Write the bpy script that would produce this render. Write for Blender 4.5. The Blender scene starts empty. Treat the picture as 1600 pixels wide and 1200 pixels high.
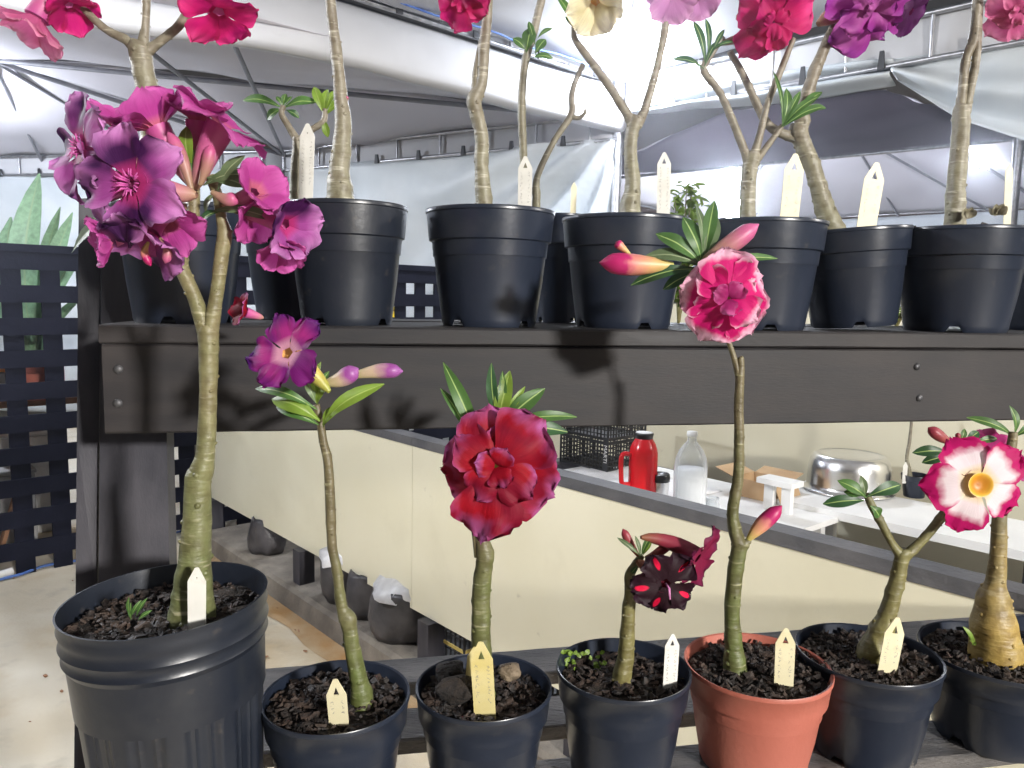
import bpy, math, random
from mathutils import Vector, Matrix, noise
from mathutils.geometry import tessellate_polygon
random.seed(7)
V = Vector
sc = bpy.context.scene
col = sc.collection

# ------------------------------------------------------------------ camera
E_H = 1.5                       # eye height
FPX = 1186.0                    # focal length in photograph pixels (1600 wide)
PIT, ROLL = math.atan(.1096), .018
CF = V((0, math.cos(PIT), -math.sin(PIT)))
R0 = V((1, 0, 0)); U0 = V((0, math.sin(PIT), math.cos(PIT)))
CR = math.cos(ROLL)*R0 + math.sin(ROLL)*U0
CU = -math.sin(ROLL)*R0 + math.cos(ROLL)*U0
CC = V((0, 0, E_H))
cd = bpy.data.cameras.new('camera'); cam = bpy.data.objects.new('camera', cd); col.objects.link(cam)
cd.sensor_width = 36; cd.lens = 36*FPX/1600; cd.clip_start = .02; cd.clip_end = 500
m = Matrix((CR, CU, -CF)).transposed().to_4x4(); m.translation = CC
cam.matrix_world = m
sc.camera = cam

# ------------------------------------------------------------------ world, exposure
w = bpy.data.worlds.new('World'); sc.world = w; w.use_nodes = True
nt = w.node_tree; nt.nodes.clear()
sky = nt.nodes.new('ShaderNodeTexSky'); sky.sky_type = 'NISHITA'; sky.sun_disc = False
sky.sun_elevation = math.radians(-1.5); sky.sun_rotation = math.radians(200)
bg = nt.nodes.new('ShaderNodeBackground'); bg.inputs[1].default_value = .15
wo = nt.nodes.new('ShaderNodeOutputWorld')
nt.links.new(sky.outputs[0], bg.inputs[0]); nt.links.new(bg.outputs[0], wo.inputs[0])
sc.view_settings.view_transform = 'Standard'; sc.view_settings.look = 'None'
sc.view_settings.exposure = 0.15; sc.view_settings.gamma = 1
sc.cycles.use_denoising = True
sc.cycles.max_bounces = 8; sc.cycles.diffuse_bounces = 4; sc.cycles.glossy_bounces = 3
sc.cycles.transmission_bounces = 6; sc.cycles.transparent_max_bounces = 8
sc.cycles.sample_clamp_indirect = 6
sc.cycles.caustics_reflective = False; sc.cycles.caustics_refractive = False

# light strengths of the market lamps and the added roof fill lights (the lamps themselves are built further down)
W_FRONT, W_MAIN, W_LEFT, W_FAR, W_FILL = 300, 270, 400, 190, 70

# ------------------------------------------------------------------ pixel -> place
def ray(x, y): return CF + (x-800)/FPX*CR - (y-600)/FPX*CU
def Py(x, y, Y):
    d = ray(x, y); return CC + d*(Y/d.y)
def Pz(x, y, z):
    d = ray(x, y); return CC + d*((z-E_H)/d.z)
def Ppl(x, y, p, n):
    d = ray(x, y); return CC + d*(n.dot(p-CC)/n.dot(d))
def depth(P): return (P-CC).dot(CF)
SD = V((.981, .194, 0)).normalized(); TD = V((-SD.y, SD.x, 0)); SO = V((0, .985, 0))
def shelf(s, t, z): return SO + SD*s + TD*t + V((0, 0, z))
def Pt(x, y, t): return Ppl(x, y, SO+TD*t, TD)
A = V((.73, .683, 0)).normalized(); B = V((-A.y, A.x, 0))

# ------------------------------------------------------------------ materials
def mat(name, c1, c2=None, rough=.6, scale=8, bump=0, bscale=60, stretch=(1, 1, 1), metal=0, spec=.5, detail=6, trans=0, lo=.35, hi=.65, sub=0):
    M = bpy.data.materials.new(name); M.use_nodes = True
    n = M.node_tree.nodes; L = M.node_tree.links
    b = n['Principled BSDF']; b.inputs['Roughness'].default_value = rough; b.inputs['Metallic'].default_value = metal
    b.inputs['Specular IOR Level'].default_value = spec
    tc = n.new('ShaderNodeTexCoord'); mp = n.new('ShaderNodeMapping'); mp.inputs['Scale'].default_value = stretch
    L.new(tc.outputs['Object'], mp.inputs[0])
    if c2 is None: c2 = tuple(x*.8 for x in c1)
    nz = n.new('ShaderNodeTexNoise'); nz.inputs['Scale'].default_value = scale; nz.inputs['Detail'].default_value = detail
    L.new(mp.outputs[0], nz.inputs['Vector'])
    r = n.new('ShaderNodeValToRGB'); r.color_ramp.elements[0].position = lo; r.color_ramp.elements[1].position = hi
    r.color_ramp.elements[0].color = (*c1, 1); r.color_ramp.elements[1].color = (*c2, 1)
    L.new(nz.outputs[0], r.inputs[0]); L.new(r.outputs[0], b.inputs['Base Color'])
    # gloss varies a little everywhere
    mr = n.new('ShaderNodeMapRange'); mr.inputs[3].default_value = max(0, rough-.08); mr.inputs[4].default_value = min(1, rough+.1)
    L.new(nz.outputs[0], mr.inputs[0]); L.new(mr.outputs[0], b.inputs['Roughness'])
    if bump:
        n2 = n.new('ShaderNodeTexNoise'); n2.inputs['Scale'].default_value = bscale; n2.inputs['Detail'].default_value = 5
        L.new(mp.outputs[0], n2.inputs['Vector'])
        bp = n.new('ShaderNodeBump'); bp.inputs['Strength'].default_value = bump; bp.inputs['Distance'].default_value = .01
        L.new(n2.outputs[0], bp.inputs['Height']); L.new(bp.outputs[0], b.inputs['Normal'])
    if trans:
        tr = n.new('ShaderNodeBsdfTranslucent'); L.new(r.outputs[0], tr.inputs[0])
        mx = n.new('ShaderNodeMixShader'); mx.inputs[0].default_value = trans
        L.new(b.outputs[0], mx.inputs[1]); L.new(tr.outputs[0], mx.inputs[2])
        L.new(mx.outputs[0], n['Material Output'].inputs[0])
    return M

def add_stain(M, c, scale=.8, lo=.5, hi=.7, amt=.7, seed=0.):
    """second, broader layer of discolouration over a material's base colour"""
    n = M.node_tree.nodes; L = M.node_tree.links; b = n['Principled BSDF']; src = b.inputs['Base Color'].links[0].from_socket
    tc = n.new('ShaderNodeTexCoord'); mp = n.new('ShaderNodeMapping'); mp.inputs['Location'].default_value = (seed, seed, seed); L.new(tc.outputs['Object'], mp.inputs[0])
    nz = n.new('ShaderNodeTexNoise'); nz.inputs['Scale'].default_value = scale; nz.inputs['Detail'].default_value = 9; nz.inputs['Roughness'].default_value = .62; L.new(mp.outputs[0], nz.inputs['Vector'])
    r = n.new('ShaderNodeValToRGB'); r.color_ramp.elements[0].position = lo; r.color_ramp.elements[1].position = hi
    r.color_ramp.elements[0].color = (0, 0, 0, 1); r.color_ramp.elements[1].color = (amt, amt, amt, 1); L.new(nz.outputs[0], r.inputs[0])
    mx = n.new('ShaderNodeMixRGB'); L.new(r.outputs[0], mx.inputs[0]); L.new(src, mx.inputs[1]); mx.inputs[2].default_value = (*c, 1); L.new(mx.outputs[0], b.inputs['Base Color'])

def emit(name, c, s):
    M = bpy.data.materials.new(name); M.use_nodes = True
    n = M.node_tree.nodes; n.clear(); e = n.new('ShaderNodeEmission'); o = n.new('ShaderNodeOutputMaterial')
    e.inputs[0].default_value = (*c, 1); e.inputs[1].default_value = s; M.node_tree.links.new(e.outputs[0], o.inputs[0]); return M

def bark(name, base, top, mark=(.55, .52, .38)):
    """uv.x runs 0..1 up the stem: colour of young green base to grey top; pale scar lines across"""
    M = bpy.data.materials.new(name); M.use_nodes = True
    n = M.node_tree.nodes; L = M.node_tree.links; b = n['Principled BSDF']; b.inputs['Roughness'].default_value = .5
    uv = n.new('ShaderNodeUVMap'); sp = n.new('ShaderNodeSeparateXYZ'); L.new(uv.outputs[0], sp.inputs[0])
    tc = n.new('ShaderNodeTexCoord')
    n0 = n.new('ShaderNodeTexNoise'); n0.inputs['Scale'].default_value = 28; n0.inputs['Detail'].default_value = 5; L.new(tc.outputs['Object'], n0.inputs['Vector'])
    ad = n.new('ShaderNodeMath'); ad.operation = 'MULTIPLY_ADD'; ad.inputs[1].default_value = .9; L.new(n0.outputs[0], ad.inputs[0])
    sb = n.new('ShaderNodeMath'); sb.operation = 'SUBTRACT'; sb.inputs[1].default_value = .45; L.new(sp.outputs[0], sb.inputs[0]); L.new(sb.outputs[0], ad.inputs[2])
    r = n.new('ShaderNodeValToRGB'); r.color_ramp.elements[0].color = (*base, 1); r.color_ramp.elements[1].color = (*top, 1)
    r.color_ramp.elements[0].position = .05; r.color_ramp.elements[1].position = .75
    L.new(ad.outputs[0], r.inputs[0])
    mp = n.new('ShaderNodeMapping'); mp.inputs['Scale'].default_value = (30, 30, 190); L.new(tc.outputs['Object'], mp.inputs[0])
    n1 = n.new('ShaderNodeTexNoise'); n1.inputs['Scale'].default_value = 1; n1.inputs['Detail'].default_value = 3; L.new(mp.outputs[0], n1.inputs['Vector'])
    r1 = n.new('ShaderNodeValToRGB'); r1.color_ramp.elements[0].position = .62; r1.color_ramp.elements[1].position = .72
    r1.color_ramp.elements[1].color = (.75, .75, .75, 1); r1.color_ramp.elements[0].color = (0, 0, 0, 1)
    L.new(n1.outputs[0], r1.inputs[0])
    n3 = n.new('ShaderNodeTexNoise'); n3.inputs['Scale'].default_value = 75; n3.inputs['Detail'].default_value = 4; L.new(tc.outputs['Object'], n3.inputs['Vector'])
    r3 = n.new('ShaderNodeValToRGB'); r3.color_ramp.elements[0].position = .35; r3.color_ramp.elements[0].color = (.6, .55, .5, 1); r3.color_ramp.elements[1].position = .6
    L.new(n3.outputs[0], r3.inputs[0])
    mu = n.new('ShaderNodeMixRGB'); mu.blend_type = 'MULTIPLY'; mu.inputs[0].default_value = .8; L.new(r.outputs[0], mu.inputs[1]); L.new(r3.outputs[0], mu.inputs[2])
    mx = n.new('ShaderNodeMixRGB'); L.new(r1.outputs[0], mx.inputs[0]); L.new(mu.outputs[0], mx.inputs[1]); mx.inputs[2].default_value = (*mark, 1)
    L.new(mx.outputs[0], b.inputs['Base Color'])
    a2 = n.new('ShaderNodeMath'); L.new(n1.outputs[0], a2.inputs[0]); L.new(n3.outputs[0], a2.inputs[1])
    bp = n.new('ShaderNodeBump'); bp.inputs['Strength'].default_value = .5; bp.inputs['Distance'].default_value = .003
    L.new(a2.outputs[0], bp.inputs['Height']); L.new(bp.outputs[0], b.inputs['Normal'])
    return M

def leafmat(name, c, rib=(.35, .48, .16), trans=.3, rough=.46):
    M = bpy.data.materials.new(name); M.use_nodes = True
    n = M.node_tree.nodes; L = M.node_tree.links; b = n['Principled BSDF']; b.inputs['Roughness'].default_value = rough
    uv = n.new('ShaderNodeUVMap'); sp = n.new('ShaderNodeSeparateXYZ'); L.new(uv.outputs[0], sp.inputs[0])
    d = n.new('ShaderNodeMath'); d.operation = 'SUBTRACT'; d.inputs[1].default_value = .5; L.new(sp.outputs[0], d.inputs[0])
    ab = n.new('ShaderNodeMath'); ab.operation = 'ABSOLUTE'; L.new(d.outputs[0], ab.inputs[0])
    r = n.new('ShaderNodeValToRGB'); r.color_ramp.elements[0].position = .02; r.color_ramp.elements[1].position = .055
    r.color_ramp.elements[0].color = (1, 1, 1, 1); r.color_ramp.elements[1].color = (0, 0, 0, 1); L.new(ab.outputs[0], r.inputs[0])
    tc = n.new('ShaderNodeTexCoord'); nz = n.new('ShaderNodeTexNoise'); nz.inputs['Scale'].default_value = 35; nz.inputs['Detail'].default_value = 5
    L.new(tc.outputs['Object'], nz.inputs['Vector'])
    r2 = n.new('ShaderNodeValToRGB'); r2.color_ramp.elements[0].position = .3; r2.color_ramp.elements[1].position = .7
    r2.color_ramp.elements[0].color = (*[x*.75 for x in c], 1); r2.color_ramp.elements[1].color = (*[min(1, x*1.3) for x in c], 1); L.new(nz.outputs[0], r2.inputs[0])
    mx = n.new('ShaderNodeMixRGB'); L.new(r.outputs[0], mx.inputs[0]); L.new(r2.outputs[0], mx.inputs[1]); mx.inputs[2].default_value = (*rib, 1)
    L.new(mx.outputs[0], b.inputs['Base Color'])
    wv = n.new('ShaderNodeTexWave'); wv.inputs['Scale'].default_value = 4.5; wv.inputs['Distortion'].default_value = 1.5; wv.bands_direction = 'Y'; L.new(uv.outputs[0], wv.inputs[0])
    bp = n.new('ShaderNodeBump'); bp.inputs['Strength'].default_value = .02; bp.inputs['Distance'].default_value = .001; L.new(wv.outputs[0], bp.inputs['Height']); L.new(bp.outputs[0], b.inputs['Normal'])
    tr = n.new('ShaderNodeBsdfTranslucent'); L.new(mx.outputs[0], tr.inputs[0])
    ms = n.new('ShaderNodeMixShader'); ms.inputs[0].default_value = trans; L.new(b.outputs[0], ms.inputs[1]); L.new(tr.outputs[0], ms.inputs[2])
    L.new(ms.outputs[0], n['Material Output'].inputs[0])
    return M

def petalmat(name, inner, edge, e0=.55, e1=.92, stripe=None, patch=None, trans=.3, vein=.25, base=None):
    """colour by place on the petal (uv: x across, y from throat to tip): inner field, margin, optional mid stripe, blotches"""
    M = bpy.data.materials.new(name); M.use_nodes = True
    n = M.node_tree.nodes; L = M.node_tree.links; b = n['Principled BSDF']; b.inputs['Roughness'].default_value = .6
    b.inputs['Specular IOR Level'].default_value = .22
    uv = n.new('ShaderNodeUVMap'); sp = n.new('ShaderNodeSeparateXYZ'); L.new(uv.outputs[0], sp.inputs[0])
    def mth(op, a, v=None, v2=None):
        q = n.new('ShaderNodeMath'); q.operation = op
        for i, x in enumerate((a, v, v2)):
            if x is None: continue
            if isinstance(x, (int, float)): q.inputs[i].default_value = x
            else: L.new(x, q.inputs[i])
        return q.outputs[0]
    ax = mth('MULTIPLY', mth('ABSOLUTE', mth('SUBTRACT', sp.outputs[0], .5)), 2)
    axp = mth('MULTIPLY', ax, mth('POWER', sp.outputs[1], .4))
    ed = mth('MAXIMUM', axp, sp.outputs[1])
    tc = n.new('ShaderNodeTexCoord'); nz = n.new('ShaderNodeTexNoise'); nz.inputs['Scale'].default_value = 70; nz.inputs['Detail'].default_value = 4
    L.new(tc.outputs['Object'], nz.inputs['Vector'])
    ed2 = mth('ADD', ed, mth('MULTIPLY', mth('SUBTRACT', nz.outputs[0], .5), .3))
    r = n.new('ShaderNodeValToRGB'); r.color_ramp.elements[0].position = e0; r.color_ramp.elements[1].position = e1
    r.color_ramp.elements[0].color = (*inner, 1); r.color_ramp.elements[1].color = (*edge, 1); L.new(ed2, r.inputs[0])
    out = r.outputs[0]
    if patch:
        n2 = n.new('ShaderNodeTexNoise'); n2.inputs['Scale'].default_value = 22; n2.inputs['Detail'].default_value = 2; L.new(tc.outputs['Object'], n2.inputs['Vector'])
        r2 = n.new('ShaderNodeValToRGB'); r2.color_ramp.elements[0].position = .44; r2.color_ramp.elements[1].position = .6; L.new(n2.outputs[0], r2.inputs[0])
        mx = n.new('ShaderNodeMixRGB'); L.new(r2.outputs[0], mx.inputs[0]); L.new(out, mx.inputs[1]); mx.inputs[2].default_value = (*patch, 1); out = mx.outputs[0]
    if base:
        r4 = n.new('ShaderNodeValToRGB'); r4.color_ramp.elements[0].position = .08; r4.color_ramp.elements[1].position = .26
        r4.color_ramp.elements[0].color = (1, 1, 1, 1); r4.color_ramp.elements[1].color = (0, 0, 0, 1); L.new(sp.outputs[1], r4.inputs[0])
        mx = n.new('ShaderNodeMixRGB'); L.new(r4.outputs[0], mx.inputs[0]); L.new(out, mx.inputs[1]); mx.inputs[2].default_value = (*base, 1); out = mx.outputs[0]
    if stripe:
        el = mth('ADD', mth('POWER', mth('DIVIDE', ax, .16), 2), mth('POWER', mth('ABSOLUTE', mth('DIVIDE', mth('SUBTRACT', sp.outputs[1], .62), .27)), 2)); msk = n.new('ShaderNodeMapRange'); msk.inputs[1].default_value = 1.1; msk.inputs[2].default_value = .55; L.new(el, msk.inputs[0])
        mx = n.new('ShaderNodeMixRGB'); L.new(msk.outputs[0], mx.inputs[0]); L.new(out, mx.inputs[1]); mx.inputs[2].default_value = (*stripe, 1); out = mx.outputs[0]
    # fine veins running from the throat outwards
    mp = n.new('ShaderNodeMapping'); mp.inputs['Scale'].default_value = (26, 2.2, 1); L.new(uv.outputs[0], mp.inputs[0])
    nv = n.new('ShaderNodeTexNoise'); nv.inputs['Scale'].default_value = 1; nv.inputs['Detail'].default_value = 3; L.new(mp.outputs[0], nv.inputs['Vector'])
    rv = n.new('ShaderNodeValToRGB'); rv.color_ramp.elements[0].position = .35; rv.color_ramp.elements[1].position = .65
    rv.color_ramp.elements[0].color = (.62, .5, .6, 1); L.new(nv.outputs[0], rv.inputs[0])
    mv = n.new('ShaderNodeMixRGB'); mv.blend_type = 'MULTIPLY'; mv.inputs[0].default_value = vein; L.new(out, mv.inputs[1]); L.new(rv.outputs[0], mv.inputs[2]); out = mv.outputs[0]
    L.new(out, b.inputs['Base Color'])
    bp = n.new('ShaderNodeBump'); bp.inputs['Strength'].default_value = .25; bp.inputs['Distance'].default_value = .002; L.new(nv.outputs[0], bp.inputs['Height']); L.new(bp.outputs[0], b.inputs['Normal'])
    tr = n.new('ShaderNodeBsdfTranslucent'); L.new(out, tr.inputs[0])
    ms = n.new('ShaderNodeMixShader'); ms.inputs[0].default_value = trans; L.new(b.outputs[0], ms.inputs[1]); L.new(tr.outputs[0], ms.inputs[2])
    L.new(ms.outputs[0], n['Material Output'].inputs[0])
    return M

def rampmat(name, stops, rough=.45):
    """colour along uv.y (buds, flower tubes)"""
    M = bpy.data.materials.new(name); M.use_nodes = True
    n = M.node_tree.nodes; L = M.node_tree.links; b = n['Principled BSDF']; b.inputs['Roughness'].default_value = rough
    uv = n.new('ShaderNodeUVMap'); sp = n.new('ShaderNodeSeparateXYZ'); L.new(uv.outputs[0], sp.inputs[0])
    tc = n.new('ShaderNodeTexCoord'); nz = n.new('ShaderNodeTexNoise'); nz.inputs['Scale'].default_value = 90; L.new(tc.outputs['Object'], nz.inputs['Vector'])
    ad = n.new('ShaderNodeMath'); ad.operation = 'MULTIPLY_ADD'; ad.inputs[1].default_value = .22; L.new(nz.outputs[0], ad.inputs[0])
    s2 = n.new('ShaderNodeMath'); s2.operation = 'SUBTRACT'; s2.inputs[1].default_value = .11; L.new(sp.outputs[1], s2.inputs[0]); L.new(s2.outputs[0], ad.inputs[2])
    r = n.new('ShaderNodeValToRGB'); L.new(ad.outputs[0], r.inputs[0])
    while len(r.color_ramp.elements) < len(stops): r.color_ramp.elements.new(.5)
    for e, (p_, c) in zip(r.color_ramp.elements, stops): e.position = p_; e.color = (*c, 1)
    L.new(r.outputs[0], b.inputs['Base Color'])
    tr = n.new('ShaderNodeBsdfTranslucent'); L.new(r.outputs[0], tr.inputs[0])
    ms = n.new('ShaderNodeMixShader'); ms.inputs[0].default_value = .15; L.new(b.outputs[0], ms.inputs[1]); L.new(tr.outputs[0], ms.inputs[2])
    L.new(ms.outputs[0], n['Material Output'].inputs[0])
    return M

MT = {}
MT['wood'] = mat('stained_wood', (.02, .02, .028), (.042, .04, .05), .5, 3, .06, 40, (12, 12, 1), spec=.4)
MT['wood_h'] = mat('stained_wood_beam', (.009, .009, .0115), (.021, .0188, .0195), .6, 3, .05, 40, (1, 9, 14), spec=.35)
MT['slat'] = mat('weathered_slat', (.055, .052, .052), (.13, .12, .115), .7, 6, .5, 60, (1.2, 7, 7))
MT['lattice'] = mat('lattice_paint', (.004, .005, .012), (.009, .01, .02), .85, 5, .2, 50, spec=.12)
MT['black_pot'] = mat('black_plastic', (.010, .0145, .026), (.016, .021, .035), .3, 5, .02, 90, spec=.5)
MT['black_pot_dusty'] = mat('dusty_black_plastic', (.009, .012, .02), (.017, .021, .03), .34, 9, .03, 90, spec=.5, lo=.4, hi=.8)
MT['terracotta'] = mat('terracotta_plastic', (.34, .095, .065), (.4, .125, .09), .5, 6, .06, 120)
MT['soil'] = mat('potting_soil', (.008, .006, .005), (.03, .02, .013), .95, 40, 1, 140)
MT['chips'] = mat('bark_chip', (.009, .006, .005), (.075, .046, .032), .7, 60, .4, 200, lo=.42, hi=.8)
MT['stone'] = mat('pale_stone', (.28, .22, .15), (.1, .07, .045), .8, 40, .6, 90)
MT['tag_white'] = mat('white_label_plastic', (.68, .67, .62), (.78, .77, .73), .45, 30, trans=.1)
MT['tag_cream'] = mat('cream_label_plastic', (.66, .6, .38), (.74, .69, .5), .45, 25, trans=.1)
MT['tag_yellow'] = mat('yellowed_label_plastic', (.62, .52, .2), (.7, .63, .36), .45, 25, trans=.1)
MT['pencil'] = mat('pencil_writing', (.2, .19, .18), (.32, .3, .28), .8)
MT['cream'] = mat('cream_paint', (.70, .655, .49), (.755, .71, .55), .5, 2.2, .05, 30)
MT['cap'] = mat('grey_coping', (.06, .06, .066), (.11, .105, .108), .7, 8, .3, 70)
MT['concrete'] = mat('sandy_concrete', (.56, .49, .37), (.68, .63, .53), .85, 2.3, .25, 60, lo=.3, hi=.7)
MT['floor_in'] = mat('grey_concrete', (.11, .105, .115), (.17, .165, .175), .8, 3, .25, 60)
MT['kerb'] = mat('kerb_concrete', (.14, .12, .1), (.26, .23, .19), .85, 9, .4, 60)
MT['stain'] = mat('rust_stain', (.34, .19, .07), (.44, .34, .22), .85, 6, .2, 60)
MT['canvas'] = mat('white_canvas', (.56, .56, .58), (.66, .66, .68), .6, 1.2, .12, 14, trans=.15)
MT['canvas_grey'] = mat('grey_canvas', (.6, .58, .63), (.66, .64, .69), .65, 1.3, .1, 10, trans=.2)
MT['canvas_dark'] = mat('dark_canvas', (.42, .38, .44), (.48, .44, .5), .7, 1.2, .15, 8, trans=.3)
MT['curtain'] = mat('curtain_sheet', (.55, .6, .64), (.68, .72, .75), .42, 2, .25, 9, trans=.15)
MT['steel'] = mat('galvanised_steel', (.34, .34, .36), (.5, .5, .52), .38, 20, metal=.9)
MT['rib'] = mat('tent_rib', (.16, .16, .18), (.22, .22, .24), .5, 10, metal=.2)
MT['clip'] = mat('black_clip', (.012, .012, .014), (.02, .02, .022), .5)
MT['rope'] = mat('blue_rope', (.05, .12, .4), (.1, .2, .5), .7)
MT['white'] = mat('white_paint', (.72, .72, .72), (.8, .8, .79), .5, 6, .05, 40)
MT['cloth'] = mat('white_cloth', (.76, .76, .78), (.82, .82, .83), .8, 12, .3, 40)
MT['red'] = mat('red_plastic', (.62, .008, .016), (.68, .012, .022), .22, 4)
MT['blackp'] = mat('gloss_black_plastic', (.012, .012, .013), (.02, .02, .022), .3)
MT['alu'] = mat('polished_aluminium', (.72, .72, .73), (.82, .82, .82), .24, 6, .05, 25, metal=1)
MT['card'] = mat('cardboard', (.36, .23, .12), (.44, .3, .17), .85, 9)
MT['sack'] = mat('black_sack', (.03, .029, .033), (.075, .07, .075), .38, 14, .6, 25)
MT['film'] = mat('white_film', (.6, .6, .63), (.75, .75, .78), .3, 20, .5, 30, trans=.2)
MT['pet'] = mat('frosted_bottle', (.72, .74, .76), (.8, .82, .84), .2, 9, trans=.45)
MT['orange'] = mat('orange_box', (.75, .25, .03), (.82, .33, .05), .5)
MT['yellow'] = mat('yellow_box', (.8, .55, .02), (.85, .62, .05), .5)
MT['pink'] = mat('pink_box', (.7, .05, .25), (.75, .08, .3), .5)
MT['brown'] = mat('brown_wood', (.25, .12, .06), (.33, .17, .09), .7, 10, .3, 40, (1, 1, 6))
MT['grey'] = mat('grey_box', (.3, .3, .31), (.4, .4, .4), .6)
MT['crate_y'] = mat('yellow_crate', (.4, .3, .08), (.5, .38, .12), .5)
MT['bolt'] = mat('bolt_steel', (.05, .05, .055), (.09, .09, .095), .5, metal=.6)
MT['lampglass'] = emit('lamp_light', (1, .98, .95), 45)
MT['lampglass_far'] = emit('lamp_light_far', (1, .97, .92), 25)
MT['bark_green'] = bark('green_bark', (.10, .125, .035), (.125, .105, .055), (.3, .29, .17))
MT['bark_grey'] = bark('grey_bark', (.2, .19, .12), (.21, .185, .14), (.42, .4, .32))
MT['bark_olive'] = bark('olive_bark', (.19, .17, .06), (.13, .125, .055), (.33, .31, .2))
MT['bark_big'] = bark('smooth_olive_bark', (.125, .14, .055), (.19, .165, .085), (.33, .31, .2))
MT['caudex'] = bark('swollen_bark', (.42, .29, .075), (.16, .14, .075), (.36, .3, .16))
MT['leaf'] = leafmat('green_leaf', (.055, .13, .028))
MT['leaf_dark'] = leafmat('dark_green_leaf', (.03, .085, .03))
MT['leaf_lime'] = leafmat('lime_leaf', (.15, .24, .03), (.3, .4, .1))
MT['leaf_grey'] = leafmat('grey_green_leaf', (.11, .16, .075), (.3, .36, .2))
MT['leaf_dry'] = leafmat('dry_leaf', (.3, .27, .18), (.4, .36, .26))
MT['leaf_pale'] = leafmat('pale_strap_leaf', (.2, .34, .2), (.25, .36, .2))
add_stain(MT['concrete'], (.46, .33, .17), 1.4, .48, .68, .75, 2.2); add_stain(MT['concrete'], (.3, .27, .22), 5, .55, .72, .5, 7.)
add_stain(MT['cream'], (.5, .45, .32), 3.2, .56, .8, .4, 4.); add_stain(MT['cream'], (.32, .28, .2), 14, .66, .74, .35, 9.)
add_stain(MT['black_pot'], (.06, .06, .06), 9, .58, .8, .35, 1.); add_stain(MT['black_pot'], (.1, .09, .075), 30, .64, .75, .3, 6.); add_stain(MT['black_pot_dusty'], (.07, .07, .068), 6, .52, .78, .4, 3.); add_stain(MT['black_pot_dusty'], (.12, .1, .08), 34, .62, .74, .35, 8.)
add_stain(MT['wood_h'], (.045, .037, .035), 2.6, .5, .75, .5, 5.); add_stain(MT['wood'], (.07, .066, .075), 3, .5, .75, .5, 6.)
for k_ in ('tag_white', 'tag_cream', 'tag_yellow'): add_stain(MT[k_], (.4, .34, .2), 40, .55, .75, .5, 3.)
add_stain(MT['curtain'], (.42, .46, .5), 1.2, .5, .75, .6, 3.); add_stain(MT['canvas'], (.42, .42, .43), 1.0, .52, .75, .5, 3.)
add_stain(MT['kerb'], (.1, .085, .07), 3, .45, .7, .7, 3.)
MT['pistil'] = mat('pistil', (.42, .12, .3), (.5, .2, .38), .5)
MT['fringe'] = mat('stamen_fringe', (.36, .03, .2), (.45, .07, .28), .5)
PT = {}
PT['violet'] = petalmat('violet_petal', (.33, .06, .28), (.54, .22, .5), .45, .95, patch=(.045, .005, .06), base=(.42, .03, .17))
PT['orchid'] = petalmat('orchid_petal', (.40, .045, .25), (.50, .10, .34), .5, .95, base=(.5, .12, .2))
PT['magenta'] = petalmat('magenta_petal', (.36, .025, .2), (.06, .006, .11), .5, .92, base=(.6, .3, .42), patch=(.16, .01, .15))
PT['red'] = petalmat('red_petal', (.31, .002, .012), (.36, .09, .26), .6, .9, patch=(.2, .002, .02), vein=.3)
PT['black'] = petalmat('blackish_petal', (.012, .001, .005), (.014, .0012, .008), .5, .9, stripe=(.6, .004, .045), trans=.08)
PT['maroon'] = petalmat('maroon_petal', (.17, .008, .04), (.12, .008, .045), .5, .9, trans=.15)
PT['pink'] = petalmat('hot_pink_petal', (.56, .006, .15), (.74, .42, .55), .68, .84)
PT['pinkdeep'] = petalmat('deep_pink_petal', (.3, .015, .12), (.5, .1, .28), .6, .95)
PT['white'] = petalmat('white_petal_pink_margin', (.8, .7, .74), (.46, .004, .12), .5, .7, vein=.12, base=(.75, .6, .3))
PT['rose'] = petalmat('rose_petal', (.55, .012, .13), (.62, .05, .2), .5, .95, patch=(.42, .006, .12), trans=.4)
PT['purple'] = petalmat('purple_petal', (.36, .04, .30), (.24, .03, .26), .5, .95, patch=(.46, .11, .38), trans=.35)
PT['darkpurple'] = petalmat('dark_purple_petal', (.06, .008, .06), (.08, .01, .08), .5, .95)
PT['lilac'] = petalmat('lilac_petal', (.5, .22, .45), (.6, .32, .52), .5, .95)
PT['cream'] = petalmat('cream_petal', (.75, .68, .42), (.8, .75, .55), .5, .95)
PT['lightpink'] = petalmat('light_pink_petal', (.62, .12, .3), (.7, .25, .4), .5, .95, trans=.4)
MT['tube_pink'] = rampmat('pink_flower_tube', [(0, (.4, .25, .16)), (.4, (.5, .14, .25)), (1, (.46, .07, .26))])
MT['tube_maroon'] = rampmat('maroon_flower_tube', [(0, (.24, .1, .05)), (.35, (.26, .03, .05)), (1, (.17, .01, .04))])
MT['tube_yellow'] = rampmat('yellow_flower_tube', [(0, (.3, .33, .06)), (.5, (.55, .42, .1)), (1, (.6, .25, .1))])
MT['bud_pink'] = rampmat('pink_bud', [(0, (.42, .42, .1)), (.35, (.62, .36, .16)), (.58, (.6, .2, .18)), (.68, (.42, .01, .12)), (1, (.36, .006, .09))])
MT['bud_maroon'] = rampmat('maroon_bud', [(0, (.2, .14, .05)), (.35, (.27, .06, .05)), (1, (.26, .02, .05))])
MT['bud_violet'] = rampmat('violet_bud', [(0, (.35, .34, .12)), (.45, (.5, .38, .27)), (.7, (.26, .05, .25)), (1, (.3, .1, .32))])
MT['bud_dull'] = rampmat('dull_pink_bud', [(0, (.3, .22, .12)), (.5, (.38, .17, .16)), (.75, (.48, .1, .23)), (1, (.5, .1, .25))])
MT['throat'] = rampmat('orange_throat', [(0, (.42, .15, .01)), (.45, (.55, .24, .02)), (.75, (.72, .42, .05)), (1, (.78, .62, .3))])

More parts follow.
